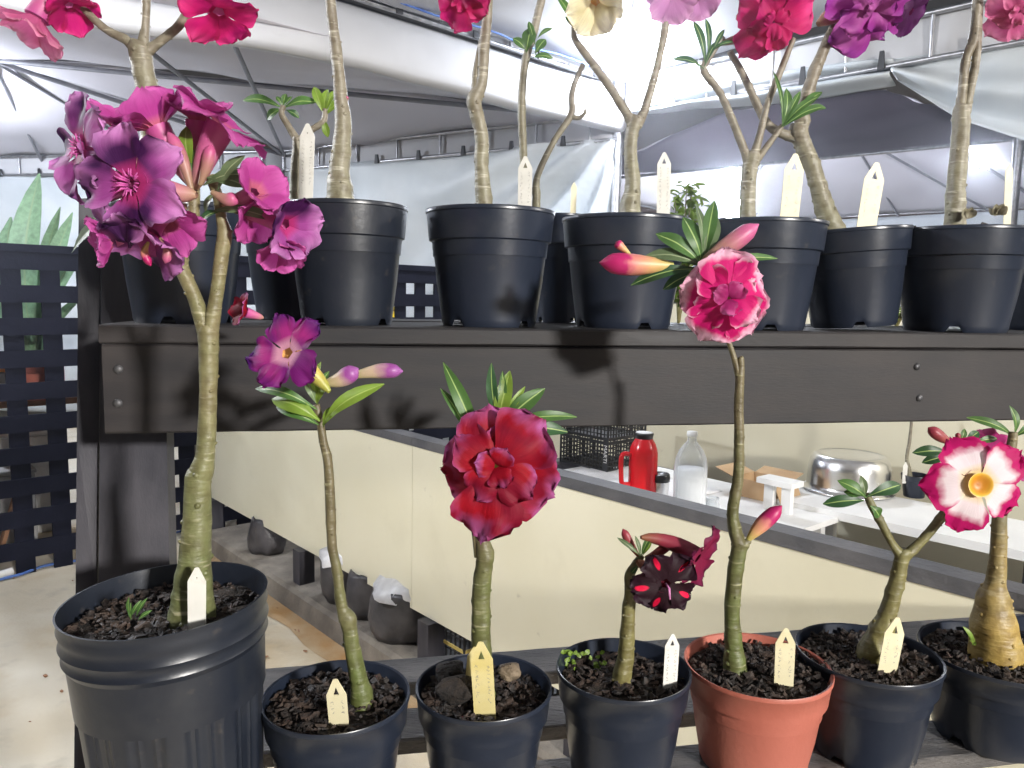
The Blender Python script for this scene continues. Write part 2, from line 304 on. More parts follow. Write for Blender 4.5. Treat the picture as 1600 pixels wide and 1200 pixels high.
# ------------------------------------------------------------------ mesh helpers
ORG = {}
class MB:
    def __init__(s): s.v = []; s.f = []; s.uv = []
    def q(s, idx, uvs=None):
        s.f.append(idx); s.uv.append(uvs or [(0, 0)]*len(idx))
    def box(s, c, ex, ey, ez):
        """c centre; ex, ey, ez half-extent vectors"""
        o = len(s.v)
        for k in (-1, 1):
            for j in (-1, 1):
                for i in (-1, 1): s.v.append(c+ex*i+ey*j+ez*k)
        for f in ((0, 2, 3, 1), (4, 5, 7, 6), (0, 1, 5, 4), (2, 6, 7, 3), (0, 4, 6, 2), (1, 3, 7, 5)): s.q([o+i for i in f])
        return s
    def bar(s, a, b, side, w, h):
        """bar from a to b, full width w along side, full height h across"""
        d = (b-a); sd = (side - d.normalized()*side.dot(d.normalized())).normalized(); up = d.normalized().cross(sd)
        return s.box((a+b)/2, d/2, sd*(w/2), up*(h/2))
    def grid(s, P, nu, nv, fn, uvf=None):
        o = len(s.v)
        for j in range(nv+1):
            for i in range(nu+1): s.v.append(fn(i/nu, j/nv))
        for j in range(nv):
            for i in range(nu):
                a = o+j*(nu+1)+i
                s.q([a, a+1, a+nu+2, a+nu+1], [(i/nu, j/nv), ((i+1)/nu, j/nv), ((i+1)/nu, (j+1)/nv), (i/nu, (j+1)/nv)])
        return s
    def tube(s, pts, rad, seg=12, cap=True, v0=0., v1=1., wob=0., seed=0, knob=0.):
        """tube along pts; uv.x = v0..v1 along the tube, uv.y = the same"""
        o = len(s.v); n = len(pts)
        t = (pts[1]-pts[0]).normalized(); ref = V((0, 1, 0)) if abs(t.y) < .9 else V((1, 0, 0))
        nx = (ref - t*ref.dot(t)).normalized()
        for k in range(n):
            t = ((pts[min(k+1, n-1)]-pts[max(k-1, 0)])).normalized()
            nx = (nx - t*nx.dot(t)).normalized(); ny = t.cross(nx)
            for i in range(seg):
                a = 2*math.pi*i/seg
                r = rad[k]
                d = nx*math.cos(a)+ny*math.sin(a)
                if wob: r *= 1+wob*noise.noise(V((d.x*1.3, d.y*1.3, seed*3.1))+pts[k]*30)
                if knob: r *= 1+knob*max(0, noise.noise(pts[k]*110+d*.7+V((seed, 0, 0)))-.1)
                s.v.append(pts[k]+d*r)
        for k in range(n-1):
            u0 = v0+(v1-v0)*k/(n-1); u1 = v0+(v1-v0)*(k+1)/(n-1)
            for i in range(seg):
                j = (i+1) % seg
                s.q([o+k*seg+i, o+k*seg+j, o+(k+1)*seg+j, o+(k+1)*seg+i], [(u0, u0), (u0, u0), (u1, u1), (u1, u1)])
        if cap:
            s.q([o+i for i in reversed(range(seg))], [(v0, v0)]*seg)
            s.q([o+(n-1)*seg+i for i in range(seg)], [(v1, v1)]*seg)
        return s
    def lathe(s, c, prof, seg=32, X=V((1, 0, 0)), Y=V((0, 1, 0)), Z=V((0, 0, 1)), mod=None):
        """prof: list of (radius, height); mod(angle, k, r, h) -> (r, h)"""
        o = len(s.v); n = len(prof)
        for k, (r, h) in enumerate(prof):
            for i in range(seg):
                a = 2*math.pi*i/seg; rr, hh = (r, h) if mod is None else mod(a, k, r, h)
                s.v.append(c+X*(rr*math.cos(a))+Y*(rr*math.sin(a))+Z*hh)
        for k in range(n-1):
            for i in range(seg):
                j = (i+1) % seg
                s.q([o+k*seg+i, o+k*seg+j, o+(k+1)*seg+j, o+(k+1)*seg+i], [(i/seg, k/(n-1)), ((i+1)/seg, k/(n-1)), ((i+1)/seg, (k+1)/(n-1)), (i/seg, (k+1)/(n-1))])
        return s
    def disc(s, c, r, X, Y, seg=16):
        o = len(s.v); s.v += [c+X*(r*math.cos(2*math.pi*i/seg))+Y*(r*math.sin(2*math.pi*i/seg)) for i in range(seg)]
        s.q([o+i for i in range(seg)]); return s
    def plate(s, outer, holes, O, X, Y, N, th):
        """flat plate with holes; 2-D outlines in the X, Y frame at O, thickness th along N"""
        loops = [outer]+holes; tri = tessellate_polygon([[V((x, y, 0)) for x, y in l] for l in loops])
        flat = [p for l in loops for p in l]; o = len(s.v); n = len(flat)
        for k in (0, 1): s.v += [O+X*x+Y*y+N*(th*k) for x, y in flat]
        for t in tri: s.q([o+i for i in t]); s.q([o+n+i for i in reversed(t)])
        b = 0
        for l in loops:
            for i in range(len(l)):
                j = (i+1) % len(l); s.q([o+b+i, o+b+j, o+n+b+j, o+n+b+i])
            b += len(l)
        return s
    def build(s, name, mt, parent=None, smooth=True, base=None, auto=None):
        me = bpy.data.meshes.new(name)
        if parent is not None: org = ORG[parent]
        elif base is not None: org = V(base)
        else:
            zs = min(p.z for p in s.v); org = V((sum(p.x for p in s.v)/len(s.v), sum(p.y for p in s.v)/len(s.v), zs))
        me.from_pydata([p-org for p in s.v], [], s.f)
        ul = me.uv_layers.new(name='UVMap')
        flat = [c for uv in s.uv for p_ in uv for c in p_]
        ul.data.foreach_set('uv', flat)
        me.polygons.foreach_set('use_smooth', [smooth]*len(me.polygons))
        me.materials.append(mt)
        o = bpy.data.objects.new(name, me); col.objects.link(o)
        ORG[o] = org
        if parent is not None: o.parent = parent
        else: o.location = org
        me.update()
        if smooth and auto:
            try: me.set_sharp_from_angle(angle=math.radians(auto))
            except Exception: pass
        return o

GROUPS = {'potted_desert_rose': 'desert roses standing on the rack', 'plant_label': 'plastic labels stuck in the pots', 'market_tent': 'market tents', 'bulb_lamp': 'bare bulbs hanging in the tents', 'floodlight': 'floodlights', 'sack': 'sacks under the partition', 'plastic_crate': 'plastic crates', 'storage_box': 'boxes behind the fence', 'shelf_unit': 'shelf units behind the fence', 'leafy_plant': 'green plants at the back of the upper shelf'}
def thing(name, loc, label, cat, group=None):
    group = group or GROUPS.get(name)
    o = bpy.data.objects.new(name, None); col.objects.link(o); o.location = loc; o.empty_display_size = .05
    ORG[o] = V(loc); o['label'] = label; o['category'] = cat
    if group: o['group'] = group
    return o
def tagp(o, label, cat, group=None):
    o['label'] = label; o['category'] = cat
    if group: o['group'] = group
    return o
def struct(o): o['kind'] = 'structure'; return o
def inst(src, name, parent, loc):
    """another piece sharing the mesh of src, moved by the world offset loc"""
    o = bpy.data.objects.new(name, src.data); col.objects.link(o); o.parent = parent; o.location = loc; ORG[o] = ORG[src]; return o

def smoothpath(pts, rad, per=6):
    P, Rr = [], []
    n = len(pts)
    for k in range(n-1):
        p0 = pts[max(k-1, 0)]; p1 = pts[k]; p2 = pts[k+1]; p3 = pts[min(k+2, n-1)]
        for i in range(per):
            t = i/per
            P.append(.5*((2*p1)+(p2-p0)*t+(2*p0-5*p1+4*p2-p3)*t*t+(3*p1-p0-3*p2+p3)*t**3))
            tt = t*t*(3-2*t); Rr.append(rad[k]*(1-tt)+rad[k+1]*tt)
    P.append(pts[-1]); Rr.append(rad[-1]); return P, Rr

# ------------------------------------------------------------------ plant parts
def stem(mb, spec, Y, v0=0., v1=1., seed=0, dy=0., knob=.2, wob=.1):
    """spec: list of (px, py, width px[, towards/away])"""
    pts = []; rad = []
    for q in spec:
        P = Py(q[0], q[1], Y+dy+(q[3] if len(q) > 3 else 0)); pts.append(P); rad.append(q[2]*.43*depth(P)/FPX)
    P, Rr = smoothpath(pts, rad, 8)
    mb.tube(P, Rr, 14, True, v0, v1, wob, seed, knob)
    rs = random.Random(int(seed*131+spec[0][0])); acc = 0.       # leaf scars and old stubs along the stem
    for i in range(2, len(P)-2):
        acc += (P[i]-P[i-1]).length
        if acc > .011:
            acc = rs.uniform(-.004, .004); t = (P[i+1]-P[i-1]).normalized(); a = rs.uniform(0, 6.28)
            x = t.cross(V((0, 1, 0))).normalized(); y = t.cross(x); d = x*math.cos(a)+y*math.sin(a); r = min(Rr[i], .012); u = v0+(v1-v0)*i/len(P)
            mb.tube([P[i]+d*(Rr[i]*.8), P[i]+d*(Rr[i]*1.0)+t*(r*.05), P[i]+d*(Rr[i]*1.0+r*.12)+t*(r*.12)], [r*.34, r*.24, r*.1], 7, True, u, u)

def leaf(parent, b, t, wd, mt='leaf', bend=.12, fold=.25, face=None, name='leaf', exp=1.45, twist=0.):
    a = t-b; L = a.length; ad = a.normalized()
    n = V(face) if face else V((random.uniform(-.3, .3), -1, .55))
    n = (n-ad*n.dot(ad)).normalized(); wv = ad.cross(n).normalized()
    if twist: n, wv = n*math.cos(twist)+wv*math.sin(twist), wv*math.cos(twist)-n*math.sin(twist)
    sd = random.random()*9
    def fn(u, v):
        s_ = u*2-1; sh = max(.05*(1-v), math.sin(math.pi*min(1, v**exp*.98+.012))**.75); h = wd/2*sh
        return b+a*v+n*(bend*L*math.sin(math.pi*v)-bend*.9*L*v*v)+wv*(s_*h)+n*(abs(s_)*h*fold)+n*(.06*wd*noise.noise(V((u*2, v*4, sd))))
    mb = MB(); mb.grid(None, 6, 10, fn)
    return mb.build(name, MT[mt], parent)

def lp(parent, Y, bx, by, tx, ty, wpx, mt='leaf', db=0., dt=0., **k):
    b = Py(bx, by, Y+db); t = Py(tx, ty, Y+dt); return leaf(parent, b, t, wpx*depth(b)/FPX, mt, **k)

def petal(parent, c, ax, ref, th, L, W, tilt, mt, r0=.12, ruffle=.12, curl=.0, seed=0, jag=.05, tip=.15, lay=0., name='petal', n=14):
    e1 = (ref-ax*ref.dot(ax)).normalized(); e2 = ax.cross(e1)
    d = e1*math.cos(th)+e2*math.sin(th); wv = ax.cross(d)
    k1, k2, k3 = (noise.noise(V((seed*4.1, 1.3, .7))), noise.noise(V((seed*2.3, 5.1, .2))), noise.noise(V((seed*6.7, 2.2, 3.3))))
    def fn(u, v):
        s_ = u*2-1; v_ = v**.85
        g = min(1, v_/.62); sh = .26+.74*(g*g*(3-2*g))
        if v_ > .6: sh *= max(.16, math.sqrt(max(0, 1-((v_-.6)/.405)**2.4)))
        ang = tilt+curl*v_+.25*k1*v_
        r = r0*L+L*v_*math.cos(ang)*(1-.05*s_*s_)
        r += L*tip*.5*max(0, 1-abs(s_)*1.6)*v_**6
        f = L*v_*math.sin(ang)+lay*L
        p_ = s_*sh
        f += ruffle*L*v_**1.6*(.9*math.sin(p_*(3.4+k2*2)+k1*6)+1.1*noise.noise(V((p_*3.2+seed*7.3, v_*2.2, seed*1.7)))*(.5+abs(s_)))
        f += ruffle*.35*L*max(abs(s_), v_)**4*v_*math.sin(s_*9+v_*7+seed*5)
        jj = jag*L*(noise.noise(V((s_*6+seed*5.1, v_*6, seed)))+.6*noise.noise(V((s_*15, v_*15, seed*3))))
        r += jj*v_**3
        h = W/2*sh*s_*(1+.12*k3)+jj*abs(s_)**3*v_*(1 if s_ > 0 else -1)
        f += .16*L*(s_*s_)*sh*v_*(.6+k2)
        return c+d*r+wv*h+ax*f+wv*(.12*k2*L*v_*v_)
    mb = MB(); mb.grid(None, n, n, fn)
    return mb.build(name, mt, parent)

def flower(parent, c, ax, R, mt, tube_mt='tube_pink', kind='single', rot=0., tl=1.0, throat=None, seed=1, mt2=None, ref=V((0, 0, 1)), np_=5, tilt=None, ruffle=None, ws=1.0, tdir=None, jag=.06, pistil=False, fringe=False):
    """a trumpet flower: tube behind the throat (mesh of the part) and separate petals (sub-parts)"""
    ax = ax.normalized(); random.seed(seed*91+5)
    td = (tdir.normalized() if tdir is not None else -ax)
    mb = MB(); e1 = (ref-ax*ref.dot(ax)).normalized()
    # tube swept from the throat back to the stalk
    n = 9; pts = []; rr = []
    for k in range(n):
        t = k/(n-1); p_ = c+(-ax*(1-t)+td*t).normalized()*(R*tl*t*1.0)
        pts.append(p_); rr.append(R*(.24*(1-t)**.55+.055))
    pts.reverse(); rr.reverse(); mb.tube(pts, rr, 14, False, 0, 1)
    fl = mb.build('flower', MT[tube_mt], parent)
    if throat:
        m2 = MB(); X = e1; Yv = ax.cross(e1)
        m2.lathe(c+ax*(R*.05), [(R*.004, -R*.015), (R*.06, -R*.02), (R*.13, .0), (R*.19, R*.05), (R*.235, R*.085), (R*.25, R*.09)], 20, X, Yv, ax); m2.build('throat', MT[throat], fl)
    if kind == 'single':
        for k in range(np_):
            petal(fl, c, ax, ref, rot+2*math.pi*k/np_+random.uniform(-.1, .1), R*random.uniform(.84, .95), R*1.15*ws, (.12 if tilt is None else tilt)+random.uniform(-.16, .16), mt, .14, .10 if ruffle is None else ruffle, -.3, seed+k*.37, jag, lay=.012*(k % 2), tip=.1)
    else:
        for ly, (cnt, fr, ti, cu, rf) in enumerate(((np_, .98, .1, -.35, .15), (4, .64, .42, -.7, .2), (3, .38, .9, -.6, .24))):
            for k in range(cnt):
                q = random.uniform(.82, 1.1)
                petal(fl, c, ax, ref, rot+ly*.63+2*math.pi*k/cnt+random.uniform(-.2, .2), R*fr*q, R*fr*1.1*ws, (ti if tilt is None else tilt+ti)+random.uniform(-.3, .3), (mt2 if (mt2 and ly >= 2) else mt), .06, rf if ruffle is None else ruffle, cu, seed+k*.41+ly*3.3, jag*1.3, lay=.05*ly, tip=.12)
    if pistil:
        m3 = MB(); m3.tube([c, c+ax*(R*.3), c+ax*(R*.42)+ref*(-R*.25)], [R*.035, R*.04, R*.02], 8); m3.build('pistil', MT['pistil'], fl)
    if fringe:
        m3 = MB()
        for k in range(16):
            a = k*.393+random.uniform(-.1, .1); d_ = e1*math.cos(a)+ax.cross(e1)*math.sin(a); l_ = R*random.uniform(.2, .34)
            m3.tube([c+d_*(R*.1), c+d_*(R*.14)+ax*(l_*.5), c+d_*(R*.24)+ax*(l_*.6)], [R*.02, R*.02, R*.008], 6)
        m3.build('stamens', MT['fringe'], fl)
    return fl

def bud(parent, pts, r, mt='bud_pink', name='bud', tipc=None):
    P, Rr = smoothpath(pts, [0]*len(pts), 8); n = len(P)
    rr = []
    for k in range(n):
        t = k/(n-1); rr.append(r*max(.03, (.28+.72*math.sin(math.pi*min(1, (t*.9+.05))**1.5))*(1 if t < .8 else max(.06, 1-((t-.8)/.2)**1.6))))
    o = None
    mb = MB(); mb.tube(P, rr, 14, True, 0, 1, .1, r*999)
    # spiral fold of the closed petals
    for i, p_ in enumerate(mb.v): pass
    return mb.build(name, MT[mt], parent)
def budp(parent, Y, pts, wpx, mt='bud_pink', **k):
    P = [Py(q[0], q[1], Y+(q[2] if len(q) > 2 else 0)) for q in pts]
    return bud(parent, P, wpx/2*depth(P[0])/FPX, mt, **k)

def chips(parent, c, R, n, seed, size=.006, mt='chips'):
    n = int(n*2.2); size *= .66; random.seed(seed); mb = MB()
    for k in range(n):
        a = random.uniform(0, 6.283); r = R*math.sqrt(random.random())*.95; p_ = c+V((r*math.cos(a), r*math.sin(a), random.uniform(.0, .006)))
        s_ = size*random.uniform(.45, 1.5); M = Matrix.Rotation(random.uniform(0, 6.28), 3, V((random.uniform(-.6, .6), random.uniform(-.6, .6), 1)).normalized()) @ Matrix.Rotation(random.uniform(-.6, .6), 3, 'X')
        l, w_, h = s_*random.uniform(.8, 1.6), s_*random.uniform(.5, 1), s_*random.uniform(.2, .5)
        o = len(mb.v)
        for k2 in (-1, 1):
            for j in (-1, 1):
                for i in (-1, 1): mb.v.append(p_+M @ V((i*l*random.uniform(.6, 1), j*w_*random.uniform(.5, 1), k2*h*random.uniform(.6, 1))))
        for f in ((0, 2, 3, 1), (4, 5, 7, 6), (0, 1, 5, 4), (2, 6, 7, 3), (0, 4, 6, 2), (1, 3, 7, 5)): mb.q([o+i for i in f])
    o = mb.build('bark_chips', MT[mt], parent, smooth=False); o['kind'] = 'stuff'; return o

def make_pot(root, c, R, zb, zr, mt, tilt=None, taper=.74, collar=.27, soil_d=.02, nchips=150, seed=1, notch=True, big=False, chip_size=.006):
    """c: axis position (x, y); tilt: rotation matrix about the base"""
    H = zr-zb; base = V((c.x, c.y, zb)); T = tilt or Matrix.Identity(3)
    X, Yv, Z = T @ V((1, 0, 0)), T @ V((0, 1, 0)), T @ V((0, 0, 1))
    if tilt is not None: base = V((c.x, c.y, zr))-Z*H; base.z = zb+.001+abs(math.sin(Z.angle(V((0, 0, 1)))))*R*taper
    mb = MB()
    if not big:
        yc = H*(1-collar); rc = R*(taper+(.955-taper)*(1-collar))
        prof = [(R*taper*.96, 0), (R*taper, .006), (R*taper*1.002, .010), (R*taper+(rc-R*taper)*.5, yc*.5), (rc-.0012, yc-.004), (rc, yc-.001), (rc+R*.05, yc+.001), (rc+R*.055, yc+.005), (R*.985, H-.006), (R*1.0, H-.005), (R*1.002, H-.001), (R*.995, H), (R*.965, H-.001), (R*.95, H-.01), (R*.9, H*.72), (R*.88, H*.6)]
        def mod(a, k, r, h):
            if notch and k <= 2 and (math.sin(a*4+seed*1.1) > .86): h += .009
            return r*(1+.006*math.sin(2*a+seed)), h
        mb.lathe(base, prof, 72, X, Yv, Z, mod); mb.disc(base+Z*.0035, R*taper*.9, X, Yv, 36)
    else:
        prof = [(R*.80, 0), (R*.82, .01)]
        for i in range(1, 49): prof.append((R*(.82+.12*i/48), .01+(H*.80-.01)*i/48))
        prof += [(R*.965, H*.815), (R*.985, H*.83), (R*.965, H*.85), (R*.975, H*.87), (R*1.0, H*.885), (R*.98, H*.91), (R*.985, H*.93), (R*1.0, H*.95), (R*.99, H*.965), (R*1.0, H-.002), (R*1.005, H), (R*.985, H), (R*.97, H-.01), (R*.92, H*.6)]
        def mod(a, k, r, h):
            if 1 < k < 50:
                u = ((a/(2*math.pi)*11) % 1)-.5; y = h/(H*.80)
                top = .93-1.1*abs(u)**2
                e = min((.33-abs(u))*9, (top-y)*22, (y-.02)*30)
                d = max(0, min(1, e)); r -= R*.05*d
                if 1.0 < e < 1.9: r += R*.02*math.sin((e-1)/.9*math.pi)
            return r, h
        mb.lathe(base, prof, 220, X, Yv, Z, mod)
    p_ = mb.build('pot', mt, root, auto=45)
    # soil
    sz = H-soil_d; rs = R*(.93 if not big else .965)
    ms = MB(); rings = 9; seg = 36
    for k in range(rings+1):
        for i in range(seg):
            a = 2*math.pi*i/seg; r = rs*k/rings
            ms.v.append(base+X*(r*math.cos(a))+Yv*(r*math.sin(a))+Z*(sz+.006*noise.noise(V((r*math.cos(a)*40, r*math.sin(a)*40, seed)))-.0*r))
    for k in range(rings):
        for i in range(seg):
            j = (i+1) % seg; ms.q([k*seg+i, k*seg+j, (k+1)*seg+j, (k+1)*seg+i])
    ms.build('soil', MT['soil'], root)
    if nchips: chips(root, base+Z*sz, rs, nchips, seed*17+3, chip_size)
    return base+Z*sz

def spot(l, r, ry, t, zb):
    """pot axis, radius and rim height from its rim in the photograph and the shelf row it stands on"""
    P = Pt((l+r)/2, ry, t); return P, (r-l)/2*depth(P)/FPX, P.z

def label_stake(b, t, wpx, Y, label, mt='tag_white', hole=True, lean=0., dip=.025, seed=1, blank=False, group=None):
    """plastic plant label: pointed head with a triangular hole, foot pushed into the soil"""
    pb = Py(b[0], b[1], Y); pt = Py(t[0], t[1], Y+lean); up = (pt-pb).normalized(); w_ = wpx*depth(pb)/FPX
    N = V((random.uniform(-.15, .15), -1, .1)); N = (N-up*N.dot(up)).normalized(); X = up.cross(N).normalized()*-1
    if X.x < 0: X = -X
    L = (pt-pb).length; O = pb-up*dip; Lt = L+dip; hw = w_/2
    outer = [(-hw*.96, 0), (hw*.96, 0), (hw, Lt-w_*.82), (hw*.22, Lt-.0006), (0, Lt), (-hw*.22, Lt-.0006), (-hw, Lt-w_*.82)]
    holes = [[(-hw*.3, Lt-w_*.82), (hw*.3, Lt-w_*.82), (0, Lt-w_*.42)]] if hole else [[(hw*.1*math.cos(a*.785), Lt-w_*.6+hw*.1*math.sin(a*.785)) for a in range(8)]]
    mb = MB(); mb.plate(outer, holes, O, X, up, N, .0012)
    if blank:
        return tagp(mb.build('plant_label', MT[mt], smooth=False, base=pb), label, 'plant label', GROUPS['plant_label'])
    rt = thing('plant_label', pb, label, 'plant label', group)
    mb.build('plate', MT[mt], rt, smooth=False)
    random.seed(seed); mw = MB()
    for row in (-.32, .2):
        y = Lt-w_*1.15
        while y > dip+w_*.6:
            x0 = row*w_; hgt = random.uniform(.1, .2)*w_
            for k in range(random.choice((2, 2, 3))):
                a = V((x0+random.uniform(-.02, .16)*w_, y+random.uniform(-.4, .4)*hgt, 0)); b_ = V((x0+random.uniform(-.02, .16)*w_, y+random.uniform(-.7, .7)*hgt, 0))
                pa = O+X*a.x+up*a.y+N*.0014; pb_ = O+X*b_.x+up*b_.y+N*.0014
                if (pa-pb_).length > 1e-4: mw.bar(pa, pb_, X if abs((pa-pb_).normalized().dot(X)) < .8 else up, .00035, .00012)
            y -= hgt*1.5
    if mw.v: mw.build('handwriting', MT['pencil'], rt, smooth=False)
    return rt

# ================================================================== THE SETTING
# ground: one sheet out to the horizon, with the sandy floor of the aisle and the darker floor of the stall laid on it
def sheet(name, pts, mt, z):
    mb = MB(); mb.v = [V((p_.x, p_.y, z)) for p_ in pts]; mb.q(list(range(len(pts)))); return struct(mb.build(name, mt, smooth=False))
G = 150
sheet('ground', [V((-G, -G, 0)), V((G, -G, 0)), V((G, G, 0)), V((-G, G, 0))], MT['concrete'], 0)
# partition wall line (top front edge seen in the photograph)
ZW = E_H-.54
WA = Pz(587, 670, ZW); WB = Pz(1397, 880, ZW); WA.z = WB.z = 0
Bw = (WA-WB).normalized(); Nw = V((-Bw.y, Bw.x, 0))
if Nw.dot(V((0, 0, 0))-WA) < 0: Nw = -Nw            # Nw points to the camera side
Iw = -Nw
def wl(t, n=0., z=0.): return WA+Bw*t+Iw*n+V((0, 0, z))     # t along the wall (left-away), n behind it
sheet('stall_floor', [wl(-6, .1), wl(1.75, .1), wl(1.75, 7), wl(-6, 7)], MT['floor_in'], .004)

# ---- lattice fence
FB = Pz(0, 905, 0); FA = (Pz(640, 413, 0)-FB)
FA = V((.73, .68, 0)).normalized(); FN = V((FA.y, -FA.x, 0))   # FN to the camera side
def up_(z): return V((0, 0, z))
def fl(t, n=0., z=0.): return FB+FA*t+FN*n+V((0, 0, z))
pitch = .172; wst = .09; FT = 1.72
fence = thing('lattice_fence', fl(2), 'dark blue-black wooden lattice fence with square openings behind the plant rack', 'fence')
mb = MB(); mb.box(fl(-1.6, -.014, FT/2), FA*(wst/2), FN*.009, V((0, 0, FT/2))); v0 = mb.build('slat', MT['lattice'], fence, smooth=False)
for k in range(1, 44): inst(v0, 'slat', fence, FA*(pitch*k+random.uniform(-.006, .006))+up_(random.uniform(-.004, .004)))
for k in range(11):
    z = FT-.06-k*pitch*.985
    if z < .03: break
    if k == 0:
        mb = MB(); mb.box(fl(2.1, .006, z), FA*3.75, FN*.009, V((0, 0, wst/2))); h0 = mb.build('slat', MT['lattice'], fence, smooth=False)
    else: inst(h0, 'slat', fence, V((0, 0, -k*pitch*.985)))
mb = MB(); mb.box(fl(2.1, 0, FT+.005), FA*3.78, FN*.03, V((0, 0, .02))); mb.build('top_rail', MT['lattice'], fence, smooth=False)

# ---- partition wall: cream panels hung between grey posts over an open foot, grey coping
wallt = thing('partition_wall', wl(0), 'low cream painted partition wall with grey coping, open at its foot', 'wall')
zb_ = .27
seam = (1.95, -.27, -2.7)
for a, b_ in zip(seam, seam[1:]):
    mb = MB(); c = wl((a+b_)/2, .014, (ZW-.03+zb_)/2)
    mb.box(c, Bw*((a-b_)/2-.0012), Iw*.014, V((0, 0, (ZW-.03-zb_)/2))); mb.build('panel', MT['cream'], wallt, smooth=False)
for a, b_ in zip(seam, seam[1:]):
    mb = MB(); mb.box(wl((a+b_)/2, .030, ZW-.012), Bw*((a-b_)/2-.001), Iw*.034, V((0, 0, .017))); mb.build('coping', MT['cap'], wallt, smooth=False)
Qp = [Pz(411, 925, .1), Pz(655, 1040, .1)]
for t in ((Qp[0]-WA).dot(Bw), (Qp[1]-WA).dot(Bw), -1.2, 1.86):
    mb = MB(); mb.box(wl(t, .0, zb_/2-.001), Bw*.035, Iw*.04, V((0, 0, zb_/2-.001))); mb.build('post', MT['wood'], wallt, smooth=False)
mb = MB(); mb.box(wl(-.3, .56, .13), Bw*2.2, Iw*.012, V((0, 0, .13))); mb.build('back_board', MT['lattice'], wallt, smooth=False)

# kerb under the wall and the stained strip of floor along it
mb = MB()
K0, K1 = -.10, .52
prof = [(K0, 0), (K0+.01, .085), (K0+.03, .1), (K1, .1), (K1, 0)]
o = 0
for t in (1.8, -2.4): mb.v += [wl(t, n, z) for n, z in prof]
for i in range(len(prof)):
    j = (i+1) % len(prof); mb.q([i, j, len(prof)+j, len(prof)+i])
mb.q(list(range(5))); mb.q([9, 8, 7, 6, 5])
struct(mb.build('kerb', MT['kerb'], smooth=False))
mb = MB(); mb.grid(None, 40, 4, lambda u, v: wl(1.8-4.2*u, K0-.004-v*(.11+.05*noise.noise(V((u*14, 0, 0)))), .004)); struct(mb.build('floor_stain', MT['stain']))

# ---- back wall of the stall
BWn = 2.35
mb = MB(); mb.box(wl(-1.0, BWn+.05, .75), Bw*2.62, Iw*.05, V((0, 0, .75))); tagp(mb.build('stall_wall', MT['cream'], smooth=False), 'cream painted wall at the back of the stall behind the white bench', 'wall')

# ================================================================== TENTS
def fabric(name, corners, mt, parent, n=14, sag=.0, wr=.015, seed=0, thick=.004):
    """quad (or triangle with repeated corner) of cloth with sag and small wrinkles"""
    a, b_, c, d = corners; N = (b_-a).cross(d-a); N = N.normalized() if N.length > 1e-6 else (c-a).cross(d-a).normalized()
    def fn(u, v):
        P = (a*(1-u)+b_*u)*(1-v)+(d*(1-u)+c*u)*v
        e = 16*u*(1-u)*v*(1-v)
        return P-V((0, 0, sag*e))+N*(wr*noise.noise(P*1.7+V((seed, 0, 0))))
    mb = MB(); mb.grid(None, n, n, fn); o = mb.build(name, mt, parent)
    md = o.modifiers.new('thickness', 'SOLIDIFY'); md.thickness = thick; return o
def pole(name, a, b_, r, mt, parent, seg=10):
    mb = MB(); mb.tube([a, b_], [r, r], seg); return mb.build(name, mt, parent, auto=50)
def up(z): return V((0, 0, z))

ZB = E_H+1.38; ZR = E_H+1.5
Kc = Pz(966, 207, ZB); Kc.z = 0
def tri_canopy(parent, cs, apex, mt, n=16, sag=.12, seed=0):
    for i in range(4):
        a, b_ = cs[i], cs[(i+1) % 4]
        fabric('canopy_panel', (a, b_, apex+(b_-a)*.0005, apex), mt, parent, n, sag, .05, seed+i)
# tent over the rack and the viewer
zD = E_H+1.80
Dc = [Kc+up(zD), Kc-A*7+up(zD), Kc-A*7-B*7+up(zD), Kc-B*7+up(zD)]
Da = Kc-A*3.5-B*3.5+up(zD+1.5)
tD = thing('market_tent', Kc-A*3.5-B*3.5, 'white market tent roof over the plant rack, with gutter and clipped rails', 'tent', None)
tri_canopy(tD, Dc, Da, MT['canvas'], seed=3)
for c in Dc: pole('rib', c-up(.03), Da-up(.03), .022, MT['rib'], tD)
for c in (Dc[1], Dc[2], Dc[3]): pole('post', V((c.x, c.y, 0)), c, .035, MT['steel'], tD)
# gutter of white canvas between the two tents (A direction) -- rounded trough
gp = [Pz(x, y, ZB) for x, y in ((-260, -30), (-60, 8), (142, 44), (364, 70), (530, 101), (739, 152), (854, 182), (966, 209))]
gp[-1] = Kc+up(ZB)
P_, _ = smoothpath(gp, [0]*len(gp), 5)
mb = MB(); nP = len(P_)
def gut(u, v):
    k = u*(nP-1); i = min(int(k), nP-2); p_ = P_[i]*(1-(k-i))+P_[i+1]*(k-i)
    ang = -1.9+v*2.5
    zz = .17-.2*math.cos(min(v*1.25, 1)*math.pi*.5)+.22*max(0, v-.35)/.65
    nn = .16*math.sin(v*math.pi*.9+.5)-.08
    return p_+V((A.y, -A.x, 0))*nn+up(zz+.02+.012*noise.noise(p_*2.2+V((0, 0, v*2))))
mb.grid(None, 60, 12, gut); g_ = mb.build('gutter', MT['canvas'], tD); md = g_.modifiers.new('t', 'SOLIDIFY'); md.thickness = .004
off = V((A.y, -A.x, 0))*.0
mb = MB(); mb.tube([p_+V((A.y, -A.x, 0))*.1+up(.42+.01*math.sin(i*1.3)) for i, p_ in enumerate(P_)], [.007]*nP, 6); mb.build('rope', MT['rope'], tD)
